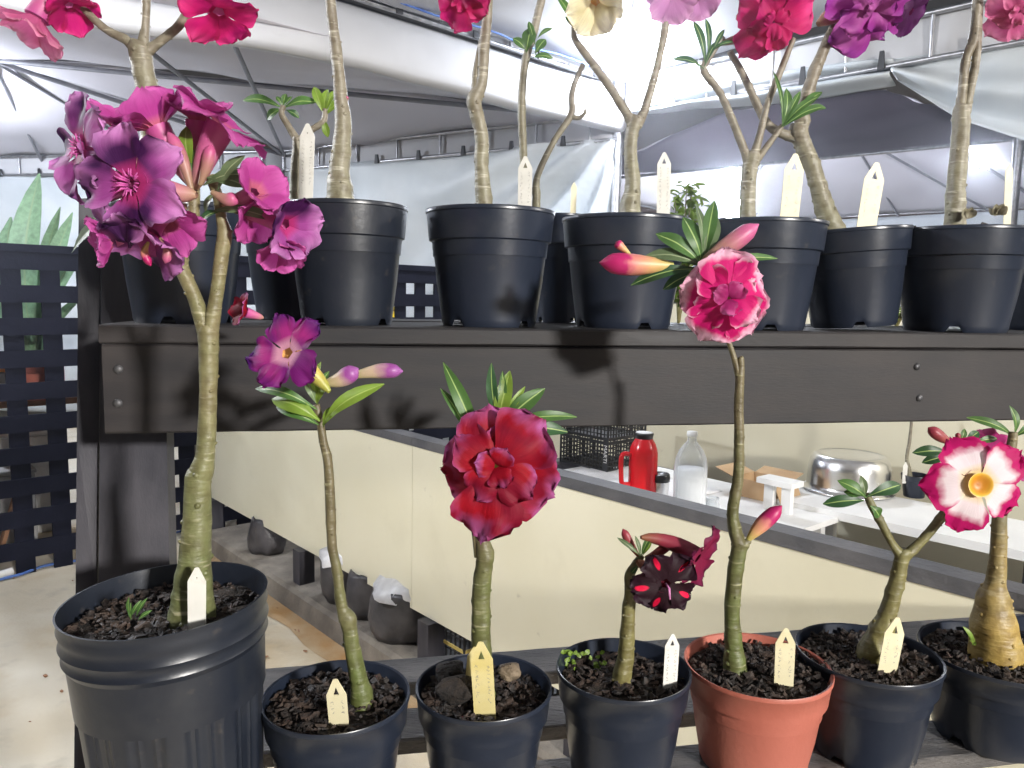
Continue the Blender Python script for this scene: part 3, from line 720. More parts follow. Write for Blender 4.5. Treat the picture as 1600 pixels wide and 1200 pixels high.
# clipped rail panel above the gutter
def rail_panel(parent, a, b_, z0, z1, out, step=.55, mt='canvas', clips=True, both=True):
    L = (b_-a).length; d = (b_-a).normalized()
    fabric('valance', (a+up(z0), b_+up(z0), b_+up(z1), a+up(z1)), MT[mt], parent, 18, 0, .03, z0)
    pole('rail', a+out*.03+up(z1), b_+out*.03+up(z1), .018, MT['steel'], parent)
    if both: pole('rail', a+out*.03+up(z0), b_+out*.03+up(z0), .016, MT['steel'], parent)
    k = step*.5
    while k < L:
        p_ = a+d*k+out*.03; pole('stay', p_+up(z0), p_+up(z1), .011, MT['steel'], parent, 8)
        if clips:
            q = a+d*(k+step*.45)+out*.045; mb = MB(); h = (z1-z0)*.42
            mb.plate([(-.022, 0), (.022, 0), (.012, h), (-.012, h)], [], q+up(z0-.02), d, V((0, 0, 1)), out, .018); mb.build('clip', MT['clip'], parent, smooth=False)
        k += step
OA = V((A.y, -A.x, 0))
ga = V((P_[0].x, P_[0].y, 0))-OA*.02; gb = Kc-OA*.02
ga = Kc-A*5.2
rail_panel(tD, ga-OA*.06, gb-OA*.06, ZB+.40, ZB+.66, OA, .62)
# right-hand eave of the same tent: rail panel and rolled-up curtains below
KR = Pz(1650, 58, ZR); KR.z = 0; OB = V((-(KR-Kc).normalized().y, (KR-Kc).normalized().x, 0)); OB = OB if OB.y < 0 else -OB
Kr0 = Kc+(KR-Kc)*.02
rail_panel(tD, Kr0, KR+(KR-Kc)*.25, ZR, ZR+.27, OB, .5)
def swag(top, bot, name, seed):
    n = 40
    def at(pl, u):
        k = u*(len(pl)-1); i = min(int(k), len(pl)-2); return pl[i]*(1-k+i)+pl[i+1]*(k-i)
    nrm = (OB*-1)
    tp = [Ppl(x, y, Kc, OB) for x, y in top]; bt = [Ppl(x, y, Kc, OB) for x, y in bot]
    def fn(u, v):
        a = at(tp, u); b_ = at(bt, u); P = a*(1-v)+b_*v
        return P+OB*(.06*math.sin(v*9.5+u*1.5+seed)*(.4+v)+.03*noise.noise(P*4)+.06*v)
    mb = MB(); mb.grid(None, n, 24, fn); o = mb.build(name, MT['curtain'], tD); md = o.modifiers.new('t', 'SOLIDIFY'); md.thickness = .004
swag([(985, 172), (1100, 140), (1250, 108), (1397, 92)], [(985, 182), (1100, 170), (1250, 158), (1397, 132)], 'rolled_curtain', 0)
swag([(1399, 92), (1500, 78), (1700, 52)], [(1399, 124), (1500, 188), (1700, 255)], 'rolled_curtain', 2)

# left-hand tent, seen from beneath behind the gutter
Ff = Pz(445, 240, ZR); Ff.z = 0
tA = thing('market_tent', Kc-A*2+B*2, 'grey-lined market tent on the far side of the white gutter, curtained at its back', 'tent', None)
zA = ZR+.02
Hc = Kc-A*6.2; Gc = Pz(-420, 258, ZR); Gc.z = 0
apA = Py(-14, 86, 6.6)
Ac = [Kc+up(zA), Ff+up(zA), Gc+up(zA), Hc+up(zA)]
tri_canopy(tA, Ac, apA, MT['canvas_grey'], sag=.05, seed=11)
for c in Ac: pole('rib', c-up(.04), apA-up(.04), .02, MT['rib'], tA)
for x_, y_ in ((215, 66), (360, 56)): pole('rib', Ff+up(zA-.05), Pz(x_, y_, ZB+.12), .016, MT['rib'], tA)
for f_ in (.2, .4, .6, .8):
    pole('rib', Ff.lerp(Gc, f_)+up(zA-.04), apA-up(.04), .016, MT['rib'], tA)
rail_panel(tA, Kc-B*.02, Ff, ZR-.18, ZR+.02, OB, .5, mt='canvas')
rail_panel(tA, Ff, Gc, ZR-.18, ZR+.02, V((0, -1, 0)), .5, mt='canvas')
pole('post', V((Ff.x, Ff.y, 0)), Ff+up(zA), .035, MT['steel'], tA)
pole('post', V((Kc.x, Kc.y, 0)), Kc+up(zD), .04, MT['steel'], tA)
def curtain(parent, a, b_, z0, z1, out, seed, fan=None, amp=.05, mt='curtain'):
    n = 90
    def fn(u, v):
        P = a.lerp(b_, u)+up(z0+(z1-z0)*v)
        w1 = math.sin(u*34+seed+1.5*noise.noise(V((u*5, v*1.2, seed))))*(.35+.65*(1-v))
        w2 = 2.2*noise.noise(V((u*4+v*2.2, v*3.5-u*2, seed)))
        off_ = amp*(.35*w1+w2)
        if fan is not None:
            # pulled towards a gathering point at the end nearest the corner post
            x = u*(b_-a).length; y = (1-v)*(z1-z0); an = math.atan2(x+.15, y+.25); rr = math.hypot(x, y)
            off_ += .11*math.sin(an*21)*math.exp(-(x/1.5)**2)*min(1, rr*1.2)
        return P+out*off_
    mb = MB(); mb.grid(None, n, 50, fn); o = mb.build('curtain', MT[mt], parent); md = o.modifiers.new('t', 'SOLIDIFY'); md.thickness = .003
curtain(tA, Kc+OB*.02, Ff+OB*.02, .1, ZR-.17, OB, 2.3, fan=True)
curtain(tA, Ff+V((0, 0, 0)), Gc, .1, ZR-.17, V((0, -1, 0)), 5.1, amp=.09)

# far tent on the right: dark outer roof, lit inside
zC = E_H+1.72
c1 = Pz(860, 287, zC); c2 = Pz(1592, 216, zC); c1.z = c2.z = 0
Cd = (c2-c1).normalized(); Cn = V((-Cd.y, Cd.x, 0)); Cn = Cn if Cn.y > 0 else -Cn
c3 = c2+Cn*6.2; c4 = c1+Cn*6.2
tC = thing('market_tent', (c1+c3)/2, 'dark roofed tent farther off, lit inside, beyond the rolled-up curtains', 'tent', None)
Cc = [c1+up(zC), c2+up(zC), c3+up(zC), c4+up(zC)]
dC = ((c1+c2)/2+Cn*1.9); apC = Py(1385, 140, dC.y)
apC2 = Py(1150, 172, dC.y+.3)
fabric('canopy_panel', (Cc[0], Cc[1], apC, apC2), MT['canvas_dark'], tC, 18, .1, .06, 31)
apR = apC+Cn*2.0; apL = apC2+Cn*2.0
fabric('canopy_panel', (Cc[1], Cc[2], apR, apC), MT['canvas_grey'], tC, 14, .1, .04, 33)
fabric('canopy_panel', (Cc[2], Cc[3], apL, apR), MT['canvas_grey'], tC, 14, .1, .04, 35)
fabric('canopy_panel', (Cc[3], Cc[0], apC2, apL), MT['canvas_grey'], tC, 14, .1, .04, 36)
fabric('canopy_panel', (apC2, apC, apR, apL), MT['canvas_grey'], tC, 8, .03, .02, 37)
for f_ in (.15, .4, .65, .9):
    pole('rib', Cc[2].lerp(Cc[3], f_)-up(.05), apR.lerp(apL, .5)-up(.06), .02, MT['rib'], tC)
pole('rib', Cc[2]-up(.05), apR-up(.05), .025, MT['rib'], tC); pole('rib', Cc[3]-up(.05), apL-up(.05), .025, MT['rib'], tC)
for c in (c1, c2, c3, c4): pole('post', c, c+up(zC), .05, MT['steel'], tC)
for i in range(4): pole('rail', Cc[i]-up(.01), Cc[(i+1) % 4]-up(.01), .02, MT['steel'], tC)
curtain(tC, c4, c3, .1, zC-.05, -Cn, 8.8, amp=.05)

# ================================================================== LAMPS
def floodlight(P, aim, size, watts, label, gm='lampglass', spread=160, col_=(1, .96, .9), stand=0):
    """LED floodlight: finned housing, glass, bracket; the light comes out of its glass"""
    f = (aim-P).normalized(); x = f.cross(V((0, 0, 1))).normalized(); u = x.cross(f)
    rt = thing('floodlight', P, label, 'floodlight')
    mb = MB(); mb.box(P-f*(size*.22), x*(size*.62), u*(size*.5), f*(size*.16))
    for k in range(7): mb.box(P-f*(size*.46)+x*(size*(k-3)*.16), x*(size*.02), u*(size*.42), f*(size*.08))
    mb.build('housing', MT['clip'], rt, smooth=False)
    mb = MB(); mb.box(P-f*(size*.045), x*(size*.56), u*(size*.44), f*(size*.012)); mb.build('glass', MT[gm], rt, smooth=False)
    mb = MB()
    for s_ in (-1, 1): mb.bar(P+x*(s_*size*.66)-f*(size*.2), P+x*(s_*size*.66)-f*(size*.2)+u*(size*.7), f, size*.1, size*.03)
    mb.bar(P-x*(size*.67)-f*(size*.2)+u*(size*.7), P+x*(size*.67)-f*(size*.2)+u*(size*.7), f, size*.1, size*.03); mb.build('bracket', MT['steel'], rt, smooth=False)
    if stand:
        q = P-f*(size*.2)+u*(size*.7); e = V((q.x, q.y, 0 if stand < 0 else q.z+stand)); mb = MB()
        if stand < 0: q = q-f*(size*.3); e = V((q.x, q.y, 0))
        mb.tube([q, e], [.016, .016], 10); mb.build('pole', MT['steel'], rt)
    ld = bpy.data.lights.new('floodlight_beam', 'AREA'); ld.shape = 'RECTANGLE'; ld.size = size*1.1; ld.size_y = size*.86; ld.energy = watts; ld.color = col_
    ld.spread = math.radians(spread)
    lo = bpy.data.objects.new('floodlight_beam', ld); col.objects.link(lo); lo.parent = rt
    mm = Matrix((x, u, -f)).transposed().to_4x4(); mm.translation = f*.004; lo.matrix_local = mm
    return rt
def bulb(P, r, watts, label, gm='lampglass', hang=.5, col_=(.84, .9, 1)):
    """bare high-power LED bulb on a cable"""
    rt = thing('bulb_lamp', P, label, 'lamp')
    mb = MB(); n = 10; mb.lathe(P, [(max(.001, r*math.sin(math.pi*k/n)), -r*math.cos(math.pi*k/n)) for k in range(n+1)], 16); mb.build('bulb', emit('bulb_glow', col_, watts/(math.pi*4*math.pi*r*r)), rt)
    mb = MB(); mb.lathe(P, [(r*.5, r*1.03), (r*.55, r*1.2), (r*.42, r*1.9), (r*.3, r*2.2), (.001, r*2.25)], 20); mb.build('socket', MT['clip'], rt)
    mb = MB(); mb.tube([P+up(r*2.2), P+up(r*2.2+hang)], [.006, .006], 6); mb.build('cable', MT['clip'], rt)
    return rt
bulb(Py(1004, 76, 5.85), .17, W_MAIN, 'glaring bare bulb at the tent corner where gutter and curtains meet')
bulb(V((-3.4, 1.75, 2.95)), .08, W_LEFT, 'bare bulb near the left post end of the white gutter')
bulb(Py(-210, 175, 6.3), .10, 330, 'bare bulb under the left grey-lined tent roof')
pf = SO+(TD*-1*math.cos(math.radians(25))+SD*math.sin(math.radians(25)))*7.6+V((0, 0, E_H+1.75))
floodlight(pf, SO+V((-.1, 0, E_H-.2)), .5, W_FRONT, 'floodlight on a stand aimed at the front of the plant rack', spread=100, stand=-1)
for i, (x, y, dd) in enumerate(((1143, 276, 11.5), (1146, 327, 12.5), (1538, 241, 10.6))):
    P = Py(x, y, dd); bulb(P, .17, W_FAR, ['upper bulb of a pair hanging in the far dark-roofed tent', 'lower bulb of a pair hanging in the far dark-roofed tent', 'bulb near the corner post of the far dark-roofed tent'][i], 'lampglass_far', .3)
# unseen fill lights added under our own tent roof, bounced off the canvas for ambient
for i, (t, n_) in enumerate(((-6.3, -.6), (-.6, -6.3))):
    P = Kc+A*t+B*n_+up(zD-.4); floodlight(P, Da-up(.2)+A*.5, .26, W_FILL, ['floodlight on the far left post lighting the white tent roof', 'floodlight on the right post lighting the white tent roof'][i], spread=170)

# ================================================================== PLANT RACK
ZU = E_H-.036; ZL = E_H-.54      # tops of the upper and the lower shelf
rack = thing('plant_rack', shelf(0, .1, 0), 'dark stained wooden stepped plant rack carrying two rows of potted plants', 'plant rack')
SL, SR = -.492, 1.75
def plank(name, s0, s1, t0, t1, z0, z1, mt, seed=0):
    """board with slightly eased, uneven edges"""
    mb = MB(); n = 60
    ring = [(0, 0), (1, 0), (1, 1), (0, 1)]
    for k in range(n+1):
        u = k/n; s_ = s0+(s1-s0)*u; j = lambda q: .0008*noise.noise(V((s_*14, q*7.1, seed)))+.0006*noise.noise(V((s_*60, q*3.3, seed)))
        e = .0022
        for i, (tt, zz) in enumerate(((t0+e, z0), (t1-e, z0), (t1, z0+e), (t1, z1-e), (t1-e, z1), (t0+e, z1), (t0, z1-e), (t0, z0+e))):
            mb.v.append(shelf(s_, tt+j(i), zz+j(i+9)))
    for k in range(n):
        for i in range(8):
            a = k*8+i; b_ = k*8+(i+1) % 8; mb.q([a, b_, b_+8, a+8])
    mb.q(list(range(7, -1, -1))); mb.q([n*8+i for i in range(8)])
    return mb.build(name, mt, rack, auto=30)
plank('beam', SL, SR, 0, .045, ZU-.130, ZU-.0235, MT['wood_h'], 1)
plank('shelf_plank', SL-.002, SR, -.002, .135, ZU-.022, ZU, MT['wood_h'], 2)
plank('shelf_plank', SL-.004, SR, .15, .285, ZU-.022, ZU-.001, MT['wood_h'], 3)
plank('shelf_plank', SL-.001, SR, .30, .44, ZU-.022, ZU-.0005, MT['wood_h'], 4)
plank('beam', SL, SR, .40, .44, ZU-.130, ZU-.0235, MT['wood_h'], 5)
for i, (t0, t1) in enumerate(((.062, .140), (-.078, -.004), (-.222, -.145), (-.36, -.285))):
    plank('shelf_plank', -.43-.006*i, SR, t0, t1, ZL-.02, ZL+.0007*i, MT['slat'], 10+i)
# leaning side post of two boards at the left end
def leaning(x0, x1, ylist, d_of, mt, th, name='post', ztop=None):
    mb = MB(); pl = []
    for (y, dp) in ylist:
        a = Py(x0[0]+(x0[1]-x0[0])*(y-310)/(930-310), y, dp); b_ = Py(x1[0]+(x1[1]-x1[0])*(y-310)/(930-310), y, dp+.02)
        pl.append((a, b_))
    a0, b0 = pl[-1]; at, bt = pl[0]; da = (a0-at)/(a0.z-at.z); db = (b0-bt)/(b0.z-bt.z)
    pl.append((a0+da*(0-a0.z), b0+db*(0-b0.z)))
    for a, b_ in pl:
        nn = V((-.15, .98, 0))*th; mb.v += [a, b_, b_+nn, a+nn]
    for k in range(len(pl)-1):
        for i in range(4):
            j = (i+1) % 4; mb.q([k*4+i, k*4+j, k*4+4+j, k*4+4+i])
    mb.q([3, 2, 1, 0]); n = (len(pl)-1)*4; mb.q([n, n+1, n+2, n+3])
    return mb.build(name, mt, rack, smooth=False)
leaning((123, 118), (158, 152), ((310, 1.075), (520, 1.05), (680, 1.02), (930, .955)), None, MT['wood'], .035)
leaning((159.5, 153.5), (252, 266), ((318, 1.08), (520, 1.055), (680, 1.025), (930, .96)), None, MT['wood'], .035)
for s_ in (1.3,):
    mb = MB(); mb.box(shelf(s_, .10, ZU/2-.07), SD*.05, TD*.02, V((0, 0, ZU/2-.08))); mb.build('post', MT['wood'], rack, smooth=False)
for s_ in (-.40, .35, 1.32):
    mb = MB(); mb.box(shelf(s_, -.12, ZL-.045), SD*.02, TD*.26, V((0, 0, .024))); mb.build('bearer', MT['wood'], rack, smooth=False)
    for t in (-.34, .12):
        mb = MB(); mb.box(shelf(s_+.045, t, ZL/2-.012), SD*.022, TD*.022, V((0, 0, ZL/2-.012))); mb.build('leg', MT['wood'], rack, smooth=False)
for x, y in ((185, 577), (184, 630), (1432, 573), (1436, 622)):
    P = Pt(x, y, 0); mb = MB(); mb.lathe(P-TD*.0005, [(.0001, .003), (.003, .0028), (.0052, .001), (.0056, -.001)], 14, SD, V((0, 0, 1)), TD*-1); mb.build('bolt', MT['bolt'], rack)

# ================================================================== POTTED PLANTS
def plant(l, r, ry, t, zb, label, mt='black_pot', **k):
    P, R, zr = spot(l, r, ry, t, zb)
    root = thing('potted_desert_rose', V((P.x, P.y, zb)), label, 'potted plant', k.pop('group', None))
    soil = make_pot(root, P, R, zb, zr, MT[mt], **k)
    return root, P.y, soil
def trunk(root, Y, mt, stems, seed, knob=.2, wob=.1):
    mb = MB()
    for q in stems:
        spec, v0, v1 = q[:3]; stem(mb, spec, Y, v0, v1, seed, knob=knob, wob=wob)
    return mb.build('trunk', MT[mt], root)
CAM = V((0, -1, 0))
TU = .10; TL = -.185

# ---------- upper row
r_, Y, _ = plant(184, 380, 322, TU, ZU, 'tall thick-trunked desert rose on upper shelf branching three ways, behind the purple blooms', seed=1, nchips=60)
trunk(r_, Y, 'bark_grey', [([(238, 345, 66), (243, 240, 50), (238, 190, 46), (226, 120, 37), (219, 78, 42), (221, 66, 30)], 0, .6),
    ([(217, 82, 26), (196, 62, 17), (166, 46, 14), (132, 14, 13), (112, -24, 12)], .5, 1), ([(222, 80, 24), (227, 40, 16), (229, -30, 15)], .5, 1),
    ([(225, 84, 24), (250, 65, 16), (276, 44, 16), (296, 18, 18), (318, -8, 16)], .5, 1)], 1)
flower(r_, Py(58, 28, Y-.02), V((-.35, -.25, -.9)), .050, PT['lightpink'], seed=3, tilt=.85, tdir=V((.5, .1, 1)), tl=1.2, ws=.85)
flower(r_, Py(108, 8, Y-.01), V((.5, -.2, -.8)), .034, PT['rose'], seed=4, tilt=.7, tdir=V((-.1, .2, 1)))
flower(r_, Py(342, 18, Y-.03), V((.2, -.35, -.9)), .048, PT['rose'], seed=5, tilt=.5, ws=.85, tdir=V((-.5, .2, .8)))
for q in ((300, 14, 284, -8), (306, 12, 322, -14), (298, 10, 306, -20)): lp(r_, Y, q[0], q[1], q[2], q[3], 10, 'leaf')

r_, Y, _ = plant(378, 560, 330, .32, ZU, 'small two-headed green-leaved plant in a pot set back between the large upper pots', seed=2, nchips=40)
trunk(r_, Y, 'bark_grey', [([(462, 330, 22), (462, 280, 20), (464, 232, 17), (466, 215, 19)], 0, .7), ([(466, 222, 15), (450, 196, 12), (440, 178, 11), (443, 165, 10)], .6, 1), ([(468, 220, 15), (484, 205, 12), (505, 190, 12), (508, 170, 10)], .6, 1)], 2)
for q in ((440, 168, 378, 152, 18), (440, 170, 416, 186, 16), (445, 168, 494, 156, 18), (447, 172, 468, 183, 12), (443, 165, 446, 146, 10), (441, 165, 432, 150, 8), (446, 165, 456, 150, 8)): lp(r_, Y, *q, 'leaf' if q[1] < 172 else 'leaf_dark')
for q in ((506, 178, 490, 134, 15), (508, 178, 510, 138, 15), (510, 180, 541, 150, 14), (506, 186, 512, 214, 12), (508, 178, 522, 140, 12)): lp(r_, Y, *q, 'leaf_lime')

r_, Y, _ = plant(446, 637, 322, TU, ZU, 'upper-shelf pot with one bare leaning grey stem flaring at its base, beside lattice openings', 'black_pot_dusty', seed=3, nchips=60)
trunk(r_, Y, 'bark_grey', [([(532, 330, 60), (531, 300, 50), (531, 262, 36), (536, 200, 31), (532, 150, 24), (527, 90, 22), (519, 30, 19), (513, -30, 18)], 0, 1)], 3)
budp(r_, Y, [(540, 158), (542, 150)], 8, 'bud_dull')

r_, Y, _ = plant(665, 868, 331, TU, ZU, 'upper-shelf pot with a kinked grey stem and a crimson bloom at its top', seed=4, nchips=60)
trunk(r_, Y, 'bark_grey', [([(756, 345, 32), (756, 315, 31), (752, 260, 26), (753, 215, 25), (744, 175, 26), (741, 156, 28), (752, 130, 22), (756, 80, 21), (762, 20, 17), (764, -30, 16)], 0, 1), ([(742, 165, 16), (743, 120, 13), (750, 70, 8), (752, 60, 4)], .3, .9)], 4)
flower(r_, Py(722, -4, Y-.03), V((-.4, -.7, -.5)), .045, PT['rose'], seed=6, kind='double', tdir=V((.6, .3, .6)))

r_, Y, _ = plant(826, 926, 338, .33, ZU, 'back-row pot between upper pots with two thin stems, one with rounded leaves', seed=5, nchips=40)
trunk(r_, Y, 'bark_grey', [([(818, 345, 16), (818, 250, 14), (815, 170, 15), (820, 100, 14), (834, 50, 15), (846, 0, 15), (852, -30, 14)], 0, 1),
    ([(838, 345, 18), (838, 310, 15), (840, 275, 12), (866, 220, 11), (892, 180, 12), (893, 150, 11), (900, 125, 10), (912, 100, 9)], 0, 1), ([(893, 182, 11), (905, 184, 8), (914, 176, 6), (914, 170, 4)], .5, .9)], 5)
for q in ((824, 80, 802, 58, 14), (822, 82, 830, 42, 22), (836, 84, 852, 60, 16), (832, 90, 864, 88, 13), (836, 70, 826, 32, 10), (840, 60, 862, 42, 9)): lp(r_, Y-.02, *q, 'leaf', fold=.1)

r_, Y, _ = plant(878, 1078, 343, TU, ZU, 'upper-shelf pot with a pale forked trunk under the glaring floodlight', seed=6, nchips=60)
trunk(r_, Y, 'bark_grey', [([(985, 350, 48), (984, 325, 38), (989, 290, 27), (985, 240, 24), (988, 205, 24), (993, 190, 27), (996, 182, 20)], 0, .6),
    ([(990, 196, 22), (978, 175, 16), (945, 125, 15), (915, 85, 14), (898, 60, 11), (896, 40, 8)], .5, 1), ([(994, 196, 22), (1008, 170, 16), (1025, 110, 14), (1038, 50, 15), (1040, 15, 13), (1042, -20, 12)], .5, 1)], 6)
for q in ((897, 46, 872, -10, 13), (898, 44, 906, -8, 14), (900, 44, 946, 28, 12), (897, 46, 884, 24, 8)): lp(r_, Y, *q, 'leaf')
flower(r_, Py(930, 2, Y-.03), V((-.2, -.6, -.8)), .045, PT['cream'], seed=7, tilt=.9, tube_mt='tube_yellow', tdir=V((-.3, .2, .9)))
flower(r_, Py(1050, -6, Y-.02), V((.1, -.7, -.7)), .036, PT['lilac'], seed=8, tilt=.5)

r_, Y, _ = plant(1090, 1288, 349, TU, ZU, 'upper-shelf pot with a whitish trunk splitting into three, ruffled crimson-pink bloom above', seed=7, nchips=60)
trunk(r_, Y, 'bark_grey', [([(1168, 360, 34), (1168, 320, 28), (1171, 270, 27), (1176, 246, 28), (1178, 238, 22)], 0, .6),
    ([(1170, 252, 20), (1162, 232, 15), (1145, 190, 14), (1125, 145, 13), (1100, 112, 13), (1106, 92, 13), (1130, 58, 10)], .5, 1), ([(1176, 250, 20), (1186, 215, 13), (1200, 160, 12), (1220, 110, 12), (1240, 60, 9)], .5, 1), ([(1182, 250, 16), (1196, 232, 11), (1216, 205, 10), (1222, 196, 9)], .5, 1)], 7)
for q in ((1222, 198, 1232, 136, 15), (1222, 198, 1280, 146, 14), (1224, 198, 1288, 162, 14), (1222, 200, 1212, 108, 7), (1221, 198, 1252, 140, 11)): lp(r_, Y-.01, *q, 'leaf')
for q in ((1100, 108, 1052, 88, 12), (1102, 100, 1086, 30, 13), (1112, 84, 1132, 44, 8), (1106, 90, 1105, 26, 10), (1110, 80, 1150, 62, 8), (1100, 106, 1120, 62, 9)): lp(r_, Y-.01, *q, 'leaf_dark')
budp(r_, Y, [(1122, 70), (1150, 62), (1180, 58)], 16, 'bud_dull')
flower(r_, Py(1208, 34, Y-.04), V((.1, -.85, -.5)), .058, PT['rose'], seed=9, kind='double', tdir=V((-.5, .4, .2)))
flower(r_, Py(1092, -4, Y-.02), V((-.2, -.8, -.5)), .032, PT['lilac'], seed=10, tilt=.4)

ti = Matrix.Rotation(math.radians(-4.5), 3, 'Y')
r_, Y, _ = plant(1246, 1416, 366, TU+.03, ZU, 'tilted upper-shelf pot with a leaning dark trunk and a large purple bloom', seed=8, nchips=60, tilt=ti, collar=.24)
trunk(r_, Y, 'bark_grey', [([(1306, 370, 46), (1298, 350, 40), (1284, 310, 31), (1272, 268, 29), (1256, 228, 30), (1248, 208, 34), (1250, 196, 30)], 0, .6),
    ([(1246, 214, 24), (1225, 210, 17), (1200, 195, 16), (1186, 170, 14), (1160, 115, 13), (1140, 80, 11)], .5, 1), ([(1250, 210, 28), (1256, 170, 24), (1270, 120, 22), (1288, 75, 19), (1304, 42, 17)], .5, 1)], 8, knob=.35)
flower(r_, Py(1366, 16, Y-.04), V((.2, -.75, -.6)), .078, PT['purple'], seed=11, kind='double', tdir=V((-.7, .3, -.1)), tilt=.1)
flower(r_, Py(1424, 18, Y+.0), V((.6, -.6, -.5)), .04, PT['darkpurple'], seed=12, tilt=.3, tdir=V((-.7, .3, -.1)))
for q in ((1244, 180, 1285, 140, 14), (1250, 176, 1292, 166, 12)): lp(r_, Y-.02, *q, 'leaf')

r_, Y, _ = plant(1404, 1602, 360, TU, ZU, 'upper-shelf pot with a pale stem of two twisted strands and dry rosettes', seed=9, nchips=80, soil_d=.006)
trunk(r_, Y, 'bark_grey', [([(1492, 370, 40), (1492, 340, 36), (1494, 290, 32), (1500, 220, 30), (1502, 178, 29), (1504, 165, 26)], 0, .6),
    ([(1500, 176, 20), (1505, 130, 15), (1510, 90, 16), (1522, 60, 18), (1527, 10, 17), (1530, -30, 16)], .5, 1), ([(1508, 176, 20), (1516, 140, 15), (1524, 100, 15), (1527, 50, 15), (1531, -30, 15)], .5, 1)], 9)
for i, (x, y, n) in enumerate(((1560, 336, 13), (1512, 342, 7))):
    c = Py(x, y, Y-.03)
    for k in range(n):
        a = k*2.4; rr = .005+.0012*k; leaf(r_, c, c+V((rr*math.cos(a), rr*math.sin(a)*.8, .017-.0009*k)), .011, 'leaf_dry', bend=-.2, name='rosette_leaf')
flower(r_, Py(1592, 18, Y-.02), V((-.1, -.8, -.6)), .05, PT['lightpink'], seed=13, kind='double')

r_, Y, _ = plant(1556, 1740, 372, TU+.13, ZU, 'upper-shelf pot mostly out of sight behind the pale twisted-stem pot', seed=10, nchips=40)
trunk(r_, Y, 'bark_grey', [([(1650, 380, 34), (1652, 300, 26), (1655, 150, 20), (1658, 40, 18)], 0, 1)], 10)

# ---------- lower row
tb = Matrix.Rotation(math.radians(-2.5), 3, 'Y') @ Matrix.Rotation(math.radians(1), 3, 'X')
r_, Y, _ = plant(108, 410, 938, -.20, ZL, 'largest plant, in a big ribbed black pot, forked olive trunk with clusters of purple-violet flowers', 'black_pot_dusty', seed=11, nchips=260, tilt=tb, big=True, soil_d=.024, chip_size=.005)
trunk(r_, Y, 'bark_big', [([(304, 1000, 96), (300, 968, 84), (302, 920, 66), (305, 870, 56), (308, 800, 48), (309, 752, 46), (315, 735, 42), (321, 705, 33), (325, 640, 31), (326, 560, 33), (325, 520, 36), (325, 508, 30)], 0, .6),
    ([(324, 528, 30), (306, 470, 26), (284, 418, 26), (284, 395, 27), (299, 362, 24), (303, 315, 22), (300, 262, 24)], .5, 1), ([(286, 402, 22), (266, 386, 18), (248, 366, 14)], .6, 1),
    ([(326, 528, 30), (338, 462, 24), (346, 402, 25), (351, 366, 27), (346, 340, 19), (340, 305, 19), (328, 275, 18)], .5, 1)], 11, knob=.12, wob=.08)
dF = -.045
flower(r_, Py(208, 288, Y+dF-.03), V((-.2, -1, .05)), .049, PT['violet'], seed=21, rot=.35, tilt=.22, tdir=V((.9, .5, -.1)), ruffle=.14, ws=.74, fringe=True)
flower(r_, Py(128, 232, Y+dF), V((-.62, -.75, .1)), .046, PT['violet'], seed=22, rot=.2, tilt=.25, tdir=V((.9, .3, -.2)), ruffle=.14, ws=.74, fringe=True)
flower(r_, Py(346, 196, Y-.01), V((.45, .05, .8)), .046, PT['orchid'], seed=23, tilt=.35, tl=1.35, tdir=V((-.4, .05, -.85)), ruffle=.12, ws=1.05)
flower(r_, Py(246, 200, Y-.0), V((-.45, -.1, .85)), .040, PT['orchid'], seed=24, tilt=.85, tl=1.6, tdir=V((.5, .0, -.8)), ws=1.1)
flower(r_, Py(188, 200, Y+.015), V((.1, -.3, .9)), .034, PT['orchid'], seed=34, tilt=.8, tl=1.2, tdir=V((.6, .0, -.7)), ws=1.1)
flower(r_, Py(230, 362, Y+dF), V((-.15, -.5, -.85)), .040, PT['violet'], seed=25, tilt=.65, tdir=V((.6, .3, .5)), ruffle=.14)
flower(r_, Py(164, 292, Y+dF+.02), V((-.8, -.45, -.3)), .046, PT['violet'], seed=35, tilt=.5, tdir=V((.9, .3, .1)), ws=.85)
flower(r_, Py(258, 345, Y+dF+.01), V((.3, -.6, -.7)), .034, PT['orchid'], seed=36, tilt=.9, tdir=V((.3, .2, .8)), ws=.95)
flower(r_, Py(308, 188, Y+.01), V((.1, -.15, .95)), .036, PT['orchid'], seed=37, tilt=.75, tl=1.5, tdir=V((-.1, .0, -.9)), ws=.95)
flower(r_, Py(392, 330, Y-.0), V((.7, -.3, -.5)), .03, PT['orchid'], seed=38, tilt=.8, tdir=V((-.8, .1, .3)), ws=.95)
flower(r_, Py(178, 372, Y+dF), V((-.75, -.5, -.25)), .027, PT['orchid'], seed=26, tilt=1.0, tdir=V((.9, .2, .3)))
flower(r_, Py(398, 300, Y-.02), V((.7, -.5, .35)), .030, PT['orchid'], seed=27, tilt=.8, tdir=V((-.9, .3, -.2)))
flower(r_, Py(446, 350, Y-.01), V((.8, -.45, -.25)), .033, PT['violet'], seed=28, tilt=.8, tl=1.9, tdir=V((-.95, .1, .28)))
flower(r_, Py(438, 384, Y-.0), V((.2, -.6, -.8)), .026, PT['orchid'], seed=29, tilt=1.0, tdir=V((-.2, .1, .9)))
budp(r_, Y-.03, [(300, 300), (285, 250), (262, 205)], 22, 'bud_dull'); budp(r_, Y-.02, [(312, 290), (324, 255), (330, 225)], 20, 'bud_dull')
budp(r_, Y-.03, [(330, 300), (355, 312), (372, 306)], 22, 'bud_dull'); budp(r_, Y-.05, [(250, 372), (262, 392), (258, 412)], 15, 'bud_dull'); budp(r_, Y-.05, [(232, 378), (226, 395), (236, 416)], 13, 'bud_pink')
